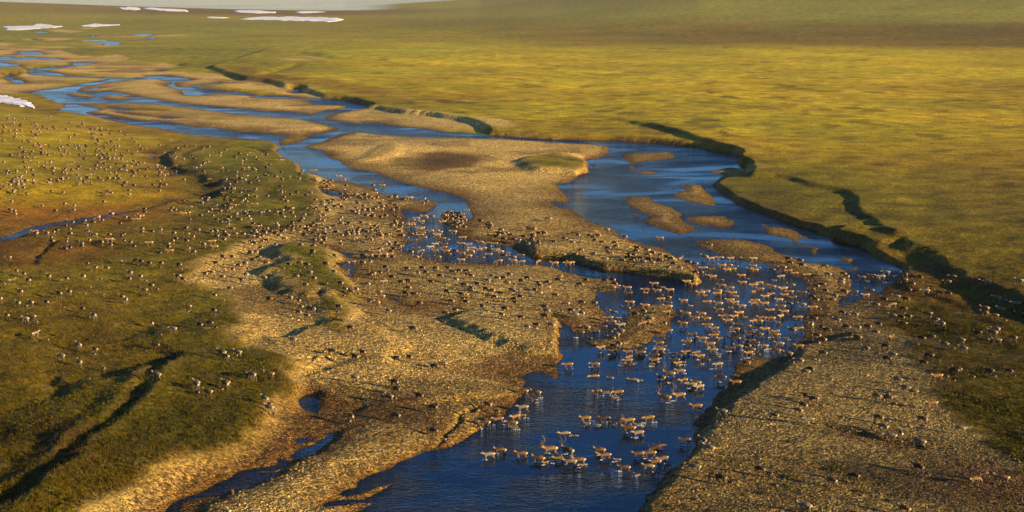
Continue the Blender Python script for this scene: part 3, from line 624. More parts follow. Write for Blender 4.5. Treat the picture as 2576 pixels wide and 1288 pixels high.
def march(px, py):
    px = np.asarray(px, float); py = np.asarray(py, float)
    ts = np.geomspace(300, 14000, 1500)
    a = (px - 512.0) / F; b = (256.0 - py) / F
    xx = a[:, None] * ts; yy = (CP + b * SP)[:, None] * ts; zz = CAM_H + (-SP + b * CP)[:, None] * ts
    below = zz < np.maximum(look(xx, yy, HG), 0.0)
    i = np.argmax(below, 1); r = np.arange(len(px))
    return xx[r, i], yy[r, i]

# ------------------------------------------------------------------ water sheet
m_water, t = mat_new('river_water')
out = node(t, 'ShaderNodeOutputMaterial')
gl = node(t, 'ShaderNodeBsdfGlossy', i_Roughness=0.06)
gl.inputs['Color'].default_value = (0.56, 0.79, 1.0, 1)
tr = node(t, 'ShaderNodeBsdfTransparent'); tr.inputs['Color'].default_value = (0.55, 0.62, 0.66, 1)
fr = node(t, 'ShaderNodeFresnel', i_IOR=1.4)
mxs = node(t, 'ShaderNodeMixShader')
geo = node(t, 'ShaderNodeNewGeometry')
mp = node(t, 'ShaderNodeMapping'); mp.inputs['Rotation'].default_value = (0, 0, 0.5); mp.inputs['Scale'].default_value = (0.8, 1.6, 1)
t.links.new(geo.outputs['Position'], mp.inputs['Vector'])
wn = node(t, 'ShaderNodeTexNoise', i_Scale=1.3, i_Detail=3.0, i_Roughness=0.6)
wl = node(t, 'ShaderNodeTexNoise', i_Scale=0.035, i_Detail=3.0, i_Distortion=1.0)
t.links.new(mp.outputs[0], wn.inputs['Vector']); t.links.new(mp.outputs[0], wl.inputs['Vector'])
ramp = node(t, 'ShaderNodeMapRange'); ramp.inputs['From Min'].default_value = 0.38; ramp.inputs['From Max'].default_value = 0.62
ramp.inputs['To Min'].default_value = 0.12; ramp.inputs['To Max'].default_value = 1.5
t.links.new(wl.outputs['Fac'], ramp.inputs['Value'])
bp = node(t, 'ShaderNodeBump', i_Distance=0.22)
wb = node(t, 'ShaderNodeTexNoise', i_Scale=0.28, i_Detail=4.0, i_Roughness=0.6, i_Distortion=0.6); t.links.new(mp.outputs[0], wb.inputs['Vector'])
ad = node(t, 'ShaderNodeMath', operation='MULTIPLY_ADD'); ad.inputs[1].default_value = 1.3
t.links.new(wb.outputs['Fac'], ad.inputs[0]); t.links.new(wn.outputs['Fac'], ad.inputs[2]); t.links.new(ad.outputs[0], bp.inputs['Height']); t.links.new(ramp.outputs[0], bp.inputs['Strength'])
t.links.new(bp.outputs[0], gl.inputs['Normal']); t.links.new(bp.outputs[0], fr.inputs['Normal'])
t.links.new(fr.outputs[0], mxs.inputs[0]); t.links.new(tr.outputs[0], mxs.inputs[1]); t.links.new(gl.outputs[0], mxs.inputs[2])
t.links.new(mxs.outputs[0], out.inputs[0])
water = new_mesh('water', [(-1500, 60, 0), (1500, 60, 0), (1500, 3200, 0), (-1500, 3200, 0)], [(0, 1, 2, 3)], m_water, False)
water['kind'] = 'structure'

# ------------------------------------------------------------------ snow patches
m_snow, t = mat_new('snow')
out = node(t, 'ShaderNodeOutputMaterial'); bs = node(t, 'ShaderNodeBsdfPrincipled', i_Roughness=0.7)
geo = node(t, 'ShaderNodeNewGeometry'); nz = node(t, 'ShaderNodeTexNoise', i_Scale=0.08, i_Detail=5.0)
t.links.new(geo.outputs['Position'], nz.inputs['Vector'])
cr = node(t, 'ShaderNodeValToRGB'); cr.color_ramp.elements[0].color = (0.50, 0.53, 0.56, 1); cr.color_ramp.elements[1].color = (0.74, 0.83, 0.95, 1)
cr.color_ramp.elements[0].position = 0.3; cr.color_ramp.elements[1].position = 0.55
t.links.new(nz.outputs['Fac'], cr.inputs['Fac']); t.links.new(cr.outputs[0], bs.inputs['Base Color']); t.links.new(bs.outputs[0], out.inputs[0])
for lab, poly in SNOW:
    p = np.array(poly)
    pp = []
    for i in range(len(p)):
        for f in np.arange(0, 1, 0.1): pp.append(p[i] * (1 - f) + p[(i + 1) % len(p)] * f)
    pp = np.array(pp)
    x, y = march(pp[:, 0], pp[:, 1])
    bx, by = [], []
    n = len(x)
    for i in range(n):
        for k in range(1):
            f = 0.0
            bx.append(x[i] * (1 - f) + x[(i + 1) % n] * f); by.append(y[i] * (1 - f) + y[(i + 1) % n] * f)
    bx = np.array(bx); by = np.array(by); ext = np.ptp(by)
    by = by + ext * 0.03 * fbm(bx, by * 0 + len(lab) * 31.0, np.ptp(bx) / 22.0, 3, 91)
    cx, cy = bx.mean(), by.mean()
    vs = []; N = len(bx)
    for sc, up in ((1.0, -0.6), (1.0, 0.12), (0.93, 0.25), (0.75, 0.3), (0.5, 0.3), (0.25, 0.3), (0.02, 0.3)):
        qx = cx + (bx - cx) * sc; qy = cy + (by - cy) * sc
        zz = np.maximum(look(qx, qy, HG), 0) + up
        vs.append(np.stack([qx, qy, zz], 1))
    vs = np.concatenate(vs)
    fs = [(r * N + i, r * N + (i + 1) % N, (r + 1) * N + (i + 1) % N, (r + 1) * N + i) for r in range(6) for i in range(N)]
    o = new_mesh('snow_patch', vs, fs, m_snow, True)
    o['label'] = lab; o['category'] = 'snow patch'; o['group'] = 'snow patches in the far valley'
# ------------------------------------------------------------------ loose stones, shrubs and grass near the camera
rng = np.random.default_rng(5)
def scatter(n, px0, px1, py0, py1, power=1.0):
    px = rng.uniform(px0, px1, n); py = py0 + (py1 - py0) * rng.uniform(0, 1, n) ** power
    x, y, z = hit(px, py, 0.1)
    return px, py, x, y, z

# stones
_, py_, x, y, z = scatter(125000, -40, 1064, 225, 560, 1.0)
keep = (look(x, y, MG) > 0.6) & (look(x, y, SG) < -0.3) & (fbm(x, y, 14.0, 2, 61) > rng.uniform(-0.9, 0.9, x.size))
x, y, z = x[keep], y[keep], z[keep]
n = x.size
sz = 0.045 + 0.13 * rng.uniform(0, 1, n) ** 2.2
sz[rng.uniform(0, 1, n) > 0.992] *= 2.0
base = np.array([(1, 0, 0), (0.3, 0.9, 0.05), (-0.75, 0.65, 0), (-0.9, -0.4, 0.05), (0.1, -1, 0), (0.8, -0.6, 0), (0.4, 0.15, 0.62), (-0.35, 0.1, 0.7), (0.0, -0.4, 0.55)])
sf = np.array([(0, 1, 6), (1, 7, 6), (1, 2, 7), (2, 3, 7), (3, 8, 7), (3, 4, 8), (4, 5, 8), (5, 6, 8), (5, 0, 6), (6, 7, 8)])
nb = len(base)
v = base[None] * rng.uniform(0.75, 1.25, (n, nb, 3)) * sz[:, None, None] * np.array([1, 1, 1.0])
an = rng.uniform(0, 6.283, n); ca, sa = np.cos(an)[:, None], np.sin(an)[:, None]
vv = np.stack([v[..., 0] * ca - v[..., 1] * sa, v[..., 0] * sa + v[..., 1] * ca, v[..., 2]], -1)
vv += np.stack([x, y, z - 0.02], -1)[:, None, :]
f = (np.arange(n) * nb)[:, None, None] + sf[None]
Cg = C.reshape(NR, NC, 3)
tone = rng.uniform(0.35, 1.75, n)[:, None] * np.stack([look(x, y, Cg[..., i]) for i in range(3)], -1)
tone = tone * (1 + rng.uniform(-0.12, 0.12, (n, 3)))
wetn = 1.0
tone = np.repeat(np.clip(tone * wetn, 0.02, 0.75)[:, None, :], nb, 1).reshape(-1, 3)
m_stone, t = mat_new('loose_stone')
out = node(t, 'ShaderNodeOutputMaterial'); bs = node(t, 'ShaderNodeBsdfPrincipled', i_Roughness=0.85); at = node(t, 'ShaderNodeAttribute', attribute_name='alb')
nz = node(t, 'ShaderNodeTexNoise', i_Scale=9.0, i_Detail=3.0); mr = node(t, 'ShaderNodeMapRange'); mr.inputs['To Min'].default_value = 0.6; mr.inputs['To Max'].default_value = 1.4
g_ = node(t, 'ShaderNodeNewGeometry'); t.links.new(g_.outputs['Position'], nz.inputs['Vector']); t.links.new(nz.outputs['Fac'], mr.inputs['Value'])
sc = node(t, 'ShaderNodeVectorMath', operation='SCALE'); t.links.new(at.outputs['Color'], sc.inputs[0]); t.links.new(mr.outputs[0], sc.inputs['Scale'])
t.links.new(sc.outputs[0], bs.inputs['Base Color']); t.links.new(bs.outputs[0], out.inputs[0])
o = new_mesh('stones', vv.reshape(-1, 3), f.reshape(-1, 3), m_stone, False, {'alb': ('FLOAT_COLOR', np.concatenate([tone, np.ones((len(tone), 1))], 1))})
o['kind'] = 'stuff'; o['label'] = 'loose river stones strewn over the near gravel bars'; o['category'] = 'stones'

# leaf and blade material, shared by shrubs and grass
m_leaf, t = mat_new('leaf')
out = node(t, 'ShaderNodeOutputMaterial'); bs = node(t, 'ShaderNodeBsdfDiffuse'); tl = node(t, 'ShaderNodeBsdfTranslucent'); mxs = node(t, 'ShaderNodeMixShader'); mxs.inputs[0].default_value = 0.25
at = node(t, 'ShaderNodeAttribute', attribute_name='alb'); nz = node(t, 'ShaderNodeTexNoise', i_Scale=3.0); g_ = node(t, 'ShaderNodeNewGeometry'); t.links.new(g_.outputs['Position'], nz.inputs['Vector'])
mr = node(t, 'ShaderNodeMapRange'); mr.inputs['To Min'].default_value = 0.5; mr.inputs['To Max'].default_value = 1.5; t.links.new(nz.outputs['Fac'], mr.inputs['Value'])
sc = node(t, 'ShaderNodeVectorMath', operation='SCALE'); t.links.new(at.outputs['Color'], sc.inputs[0]); t.links.new(mr.outputs[0], sc.inputs['Scale'])
t.links.new(sc.outputs[0], bs.inputs['Color']); t.links.new(sc.outputs[0], tl.inputs['Color'])
t.links.new(bs.outputs[0], mxs.inputs[1]); t.links.new(tl.outputs[0], mxs.inputs[2]); t.links.new(mxs.outputs[0], out.inputs[0])

# dwarf willow
px_, py_, x, y, z = scatter(26000, -60, 1084, 215, 570, 1.0)
q = look(x, y, shz.reshape(NR, NC)); vg = look(x, y, VG)
dens = np.maximum(q * 0.75, vg * 0.16)
left = (px_ < 300) & (py_ > 330) & (look(x, y, MG) < 0.3)
dens = np.where(left, 0.06, dens)
rb = (px_ > 660) & (py_ > 440)
dens = np.where(rb & (q < 0.2), 0.02, dens)
nn = fbm(x, y, 9.0, 3, 71)
keep = (rng.uniform(0, 1, x.size) < dens * np.clip(0.4 + 1.6 * nn, 0, 2)) & (look(x, y, SG) < -1.0)
x, y, z = x[keep], y[keep], z[keep]
n = x.size; LV = 34
rad = rng.uniform(0.3, 1.0, n); hgt = rad * rng.uniform(0.5, 0.9, n)
th = rng.uniform(0, 6.283, (n, LV)); rr = np.sqrt(rng.uniform(0, 1, (n, LV))); hh = np.sqrt(np.maximum(1 - rr ** 2, 0)) * rng.uniform(0.35, 1.0, (n, LV))
cx = x[:, None] + rad[:, None] * rr * np.cos(th); cy = y[:, None] + rad[:, None] * rr * np.sin(th); cz = z[:, None] + hgt[:, None] * hh - 0.03
c = np.stack([cx, cy, cz], -1).reshape(-1, 3)
a = rng.normal(size=c.shape); a /= np.linalg.norm(a, axis=1)[:, None]
b = np.cross(a, rng.normal(size=c.shape)); b /= np.linalg.norm(b, axis=1)[:, None] + 1e-9
ls = rng.uniform(0.06, 0.15, len(c))[:, None]
vv = np.stack([c - a * ls, c + b * ls * 0.6, c + a * ls, c - b * ls * 0.6], 1).reshape(-1, 3)
f = np.arange(len(vv)).reshape(-1, 4)
tone = np.array([(0.060, 0.060, 0.012)]) * rng.uniform(0.5, 1.5, (n, 1)) * (1 + rng.uniform(-0.15, 0.15, (n, 3)))
tone = np.repeat(tone, LV * 4, 0)
print('shrubs', n)
o = new_mesh('shrubs', vv, f, m_leaf, False, {'alb': ('FLOAT_COLOR', np.concatenate([tone, np.ones((len(tone), 1))], 1))})
o['kind'] = 'stuff'; o['label'] = 'low dark dwarf willow covering the banks and knolls'; o['category'] = 'shrubs'

# tundra grass tufts
px_, py_, x, y, z = scatter(90000, -40, 1064, 225, 545, 0.9)
keep = (look(x, y, MG) < 0.45) & (look(x, y, SG) < -0.6)
x, y, z = x[keep], y[keep], z[keep]
n = x.size; B = 4
Cg = C.reshape(NR, NC, 3)
col = np.stack([look(x, y, Cg[..., i]) for i in range(3)], -1) * rng.uniform(0.6, 1.35, (n, 1))
an = rng.uniform(0, 6.283, (n, B)); ln = rng.uniform(0.12, 0.34, (n, B)); lean = rng.uniform(0.2, 0.9, (n, B)) * ln
bx = x[:, None] + rng.uniform(-0.14, 0.14, (n, B)); by = y[:, None] + rng.uniform(-0.14, 0.14, (n, B)); bz = np.repeat(z[:, None], B, 1) - 0.02
wx = np.cos(an + 1.57) * 0.05; wy = np.sin(an + 1.57) * 0.05
v0 = np.stack([bx - wx, by - wy, bz], -1); v1 = np.stack([bx + wx, by + wy, bz], -1); v2 = np.stack([bx + np.cos(an) * lean, by + np.sin(an) * lean, bz + ln], -1)
vv = np.stack([v0, v1, v2], 2).reshape(-1, 3); f = np.arange(len(vv)).reshape(-1, 3)
tone = np.repeat(col, B * 3, 0)
o = new_mesh('grass', vv, f, m_leaf, False, {'alb': ('FLOAT_COLOR', np.concatenate([tone, np.ones((len(tone), 1))], 1))})
o['kind'] = 'stuff'; o['label'] = 'short tundra grass tufts on the near banks'; o['category'] = 'grass'
# ------------------------------------------------------------------ caribou
def deer_mesh(name, pose):
    calf = pose.startswith('calf'); bull = pose == 'bull'
    v = []; r = []; e = []
    def add(p, rad, parent=None):
        v.append(p); r.append(rad); i = len(v) - 1
        if parent is not None: e.append((parent, i))
        return i
    k = 0.86 if calf else 1.0
    mid = add((-0.15, 0, 1.0), 0.27 * k)
    lum = add((-0.42, 0, 1.02), 0.25 * k, mid)
    hip = add((-0.62, 0, 1.02), 0.23 * k, lum)
    rump = add((-0.78, 0, 0.99), 0.16 * k, hip)
    tail = add((-0.87, 0, 0.93), 0.05, rump)
    rib = add((0.12, 0, 0.99), 0.285 * k, mid)
    sho = add((0.38, 0, 1.03), 0.25 * k, rib)
    nw = 0.165 if bull else 0.125
    if pose == 'graze':
        n1 = add((0.62, 0.02, 0.90), 0.14, sho); n2 = add((0.84, 0.05, 0.62), 0.11, n1)
        hd = add((0.97, 0.07, 0.36), 0.10, n2); mz = add((1.06, 0.08, 0.14), 0.055, hd)
        ears = [(0.86, -0.08, 0.50), (0.86, 0.22, 0.50)]
    elif pose in ('walk', 'calf', 'bull'):
        n1 = add((0.60, 0, 1.06), nw * 1.2, sho); n2 = add((0.76, 0, 1.14), nw * 1.05, n1)
        hd = add((0.88, 0, 1.23), 0.11, n2); mz = add((1.12, 0, 1.08), 0.065, hd)
        ears = [(0.80, -0.16, 1.33), (0.80, 0.16, 1.33)]
    else:                                     # head turned a little aside and carried lower
        n1 = add((0.60, 0.04, 1.02), nw * 1.2, sho); n2 = add((0.77, 0.10, 1.03), nw * 1.05, n1)
        hd = add((0.90, 0.17, 1.07), 0.11, n2); mz = add((1.10, 0.30, 0.90), 0.065, hd)
        ears = [(0.84, 0.02, 1.18), (0.78, 0.28, 1.18)]
    for p in ears: add(p, 0.028, hd)
    sw = {'walk': 1, 'graze': 0.25, 'turn': -0.8, 'bull': 0.8, 'calf': -1.0}[pose]
    L = 1.06 if calf else 1.0
    for s in (-1, 1):
        a = 0.17 * sw * s
        f0 = add((0.40, 0.13 * s, 0.78), 0.10 * k, sho)
        f1 = add((0.36 + a * 0.3, 0.13 * s, 0.58), 0.068 * k, f0)
        f2 = add((0.38 + a * 0.9, 0.12 * s, 0.34), 0.043, f1)
        f3 = add((0.36 + a * 1.3 - 0.05 * max(0, -sw * s), 0.12 * s, 0.10), 0.034, f2)
        add((0.41 + a * 1.4, 0.12 * s, 0.015), 0.045, f3)
        b = -0.17 * sw * s
        h0 = add((-0.60, 0.13 * s, 0.80), 0.135 * k, hip)
        h1 = add((-0.50 + b * 0.3, 0.14 * s, 0.62), 0.088 * k, h0)
        h2 = add((-0.70 + b * 0.9, 0.13 * s, 0.40), 0.045, h1)
        h3 = add((-0.64 + b * 1.2, 0.13 * s, 0.11), 0.036, h2)
        add((-0.59 + b * 1.3, 0.13 * s, 0.015), 0.045, h3)
    me = bpy.data.meshes.new(name + '_cage'); me.from_pydata([tuple(p) for p in v], e, [])
    ob = bpy.data.objects.new(name, me); COL.objects.link(ob)
    m = ob.modifiers.new('skin', 'SKIN'); m.branch_smoothing = 0.6; m.use_smooth_shade = True
    if not me.skin_vertices: 
        import bmesh
        bm = bmesh.new(); bm.from_mesh(me); bm.verts.layers.skin.verify(); bm.to_mesh(me); bm.free()
    for i, sv in enumerate(me.skin_vertices[0].data):
        sv.radius = (r[i], r[i]); sv.use_root = (i == 0)
    ob.modifiers.new('sub', 'SUBSURF').levels = 2
    dg = bpy.context.evaluated_depsgraph_get(); dg.update()
    full = bpy.data.meshes.new_from_object(ob.evaluated_get(dg))
    ob.modifiers['sub'].levels = 1
    dc = ob.modifiers.new('dec', 'DECIMATE'); dc.ratio = 0.42
    dg = bpy.context.evaluated_depsgraph_get(); dg.update()
    low = bpy.data.meshes.new_from_object(ob.evaluated_get(dg))
    bpy.data.objects.remove(ob)
    def arr(mm):
        co = np.empty(len(mm.vertices) * 3, np.float32); mm.vertices.foreach_get('co', co)
        mm.calc_loop_triangles()
        tr = np.empty(len(mm.loop_triangles) * 3, np.int32); mm.loop_triangles.foreach_get('vertices', tr)
        return co.reshape(-1, 3), tr.reshape(-1, 3)
    return arr(full), arr(low), v

COAT = { # back, flank, neck and mane, leg
 't': ((0.090, 0.054, 0.020), (0.125, 0.080, 0.029), (0.21, 0.15, 0.08), (0.08, 0.052, 0.028)),
 'n': ((0.075, 0.047, 0.024), (0.080, 0.053, 0.028), (0.14, 0.115, 0.08), (0.055, 0.04, 0.026)),
 'd': ((0.026, 0.018, 0.012), (0.030, 0.021, 0.014), (0.07, 0.055, 0.038), (0.03, 0.022, 0.014)),
 'p': ((0.115, 0.098, 0.070), (0.13, 0.11, 0.078), (0.19, 0.168, 0.125), (0.09, 0.075, 0.054)),
}
def coat(co, tone, pose):
    bk, fl, nk, lg = [np.array(c) for c in COAT[tone]]
    x, z = co[:, 0], co[:, 2]
    g = lambda t: smooth(t)[:, None]
    c = fl[None] + (bk - fl)[None] * g((z - 1.05) / 0.14)
    c = c + (nk - c) * g((x - 0.46) / 0.16)
    c = c + (bk * 0.8 - c) * (g((x - 0.88) / 0.10) * (0.7 if tone != 'p' else 0.2))
    c = c + (np.array((0.52, 0.46, 0.36)) - c) * (g((0.80 - z) / 0.05) * g((z - 0.60) / 0.08) * g((0.24 - np.abs(x + 0.05)) / 0.1) * 0.6)
    c = c + (lg - c) * g((0.62 - z) / 0.16) * (1 if pose != 'graze' else g((0.7 - x) / 0.1))
    c = c + (np.array((0.45, 0.38, 0.28)) - c) * g((0.13 - z) / 0.03) * 0.5
    rp = g((-0.69 - x) / 0.05) * g((z - 0.50) / 0.16)
    c = c + (np.array((0.46, 0.40, 0.27)) - c) * rp * (0.55 if tone == 'd' else 0.92)
    return c
m_deer, t = mat_new('caribou_coat')
out = node(t, 'ShaderNodeOutputMaterial'); bs = node(t, 'ShaderNodeBsdfPrincipled', i_Roughness=0.8); at = node(t, 'ShaderNodeAttribute', attribute_name='alb')
bs.inputs['Specular IOR Level'].default_value = 0.2
oi = node(t, 'ShaderNodeObjectInfo'); mr = node(t, 'ShaderNodeMapRange'); mr.inputs['To Min'].default_value = 0.8; mr.inputs['To Max'].default_value = 1.2
t.links.new(oi.outputs['Random'], mr.inputs['Value'])
nz = node(t, 'ShaderNodeTexNoise', i_Scale=7.0, i_Detail=4.0); tc = node(t, 'ShaderNodeTexCoord'); t.links.new(tc.outputs['Object'], nz.inputs['Vector'])
m2 = node(t, 'ShaderNodeMath', operation='MULTIPLY_ADD'); m2.inputs[1].default_value = 0.7; m2.inputs[2].default_value = 0.65; t.links.new(nz.outputs['Fac'], m2.inputs[0])
m3 = node(t, 'ShaderNodeMath', operation='MULTIPLY'); t.links.new(m2.outputs[0], m3.inputs[0]); t.links.new(mr.outputs[0], m3.inputs[1])
sc = node(t, 'ShaderNodeVectorMath', operation='SCALE'); t.links.new(at.outputs['Color'], sc.inputs[0]); t.links.new(m3.outputs[0], sc.inputs['Scale'])
t.links.new(sc.outputs[0], bs.inputs['Base Color']); t.links.new(bs.outputs[0], out.inputs[0])
m_horn, t = mat_new('velvet_antler')
out = node(t, 'ShaderNodeOutputMaterial'); bs = node(t, 'ShaderNodeBsdfPrincipled', i_Roughness=0.8); nz = node(t, 'ShaderNodeTexNoise', i_Scale=12.0)
cr = node(t, 'ShaderNodeValToRGB'); cr.color_ramp.elements[0].color = (0.06, 0.035, 0.016, 1); cr.color_ramp.elements[1].color = (0.14, 0.085, 0.04, 1)
t.links.new(nz.outputs['Fac'], cr.inputs['Fac']); t.links.new(cr.outputs[0], bs.inputs['Base Color']); t.links.new(bs.outputs[0], out.inputs[0])

POSES = {}
for pz in ('walk', 'turn', 'graze', 'bull', 'calf'):
    POSES[pz] = deer_mesh('caribou', pz)
DEER = {}
for pz, (full, low, _) in POSES.items():
    for tone in COAT:
        co, tr = full
        DEER[pz, tone] = new_mesh('caribou', co, tr, m_deer, True, {'alb': ('FLOAT_COLOR', np.concatenate([coat(co, tone, pz), np.ones((len(co), 1))], 1))}, link=False)

def tube(points, radii, seg=6):
    vs = []; fs = []
    pts = [Vector(p) for p in points]
    for i, p in enumerate(pts):
        dr = (pts[min(i + 1, len(pts) - 1)] - pts[max(i - 1, 0)]).normalized()
        u = dr.orthogonal().normalized(); w_ = dr.cross(u)
        for k in range(seg):
            a = 2 * math.pi * k / seg
            vs.append(tuple(p + radii[i] * (math.cos(a) * u + math.sin(a) * w_)))
        if i:
            for k in range(seg):
                a0 = (i - 1) * seg; b0 = i * seg
                fs.append((a0 + k, a0 + (k + 1) % seg, b0 + (k + 1) % seg, b0 + k))
    return vs, fs
def join(parts):
    V_ = []; F_ = []
    for vs, fs in parts:
        o_ = len(V_); V_ += vs; F_ += [tuple(i + o_ for i in f) for f in fs]
    return V_, F_
ANTLER = {}
for s in (-1, 1):
    beam = [(0.82, 0.05 * s, 1.31), (0.72, 0.17 * s, 1.51), (0.56, 0.30 * s, 1.77), (0.56, 0.38 * s, 2.03), (0.72, 0.36 * s, 2.27), (0.88, 0.30 * s, 2.37)]
    parts = [tube(beam, [0.034, 0.032, 0.030, 0.028, 0.024, 0.012]),
             tube([(0.80, 0.08 * s, 1.37), (0.96, 0.10 * s, 1.45), (1.08, 0.05 * s, 1.55)], [0.026, 0.026, 0.014]),
             tube([(0.70, 0.19 * s, 1.55), (0.86, 0.24 * s, 1.69), (0.96, 0.24 * s, 1.83)], [0.026, 0.024, 0.012]),
             tube([(0.56, 0.33 * s, 1.85), (0.44, 0.36 * s, 1.97)], [0.022, 0.010]),
             tube([(0.62, 0.37 * s, 2.13), (0.52, 0.40 * s, 2.29)], [0.022, 0.010]),
             tube([(0.72, 0.36 * s, 2.27), (0.70, 0.36 * s, 2.43)], [0.022, 0.010])]
    V_, F_ = join(parts)
    ANTLER[s] = new_mesh('antler', V_, F_, m_horn, True, link=False)

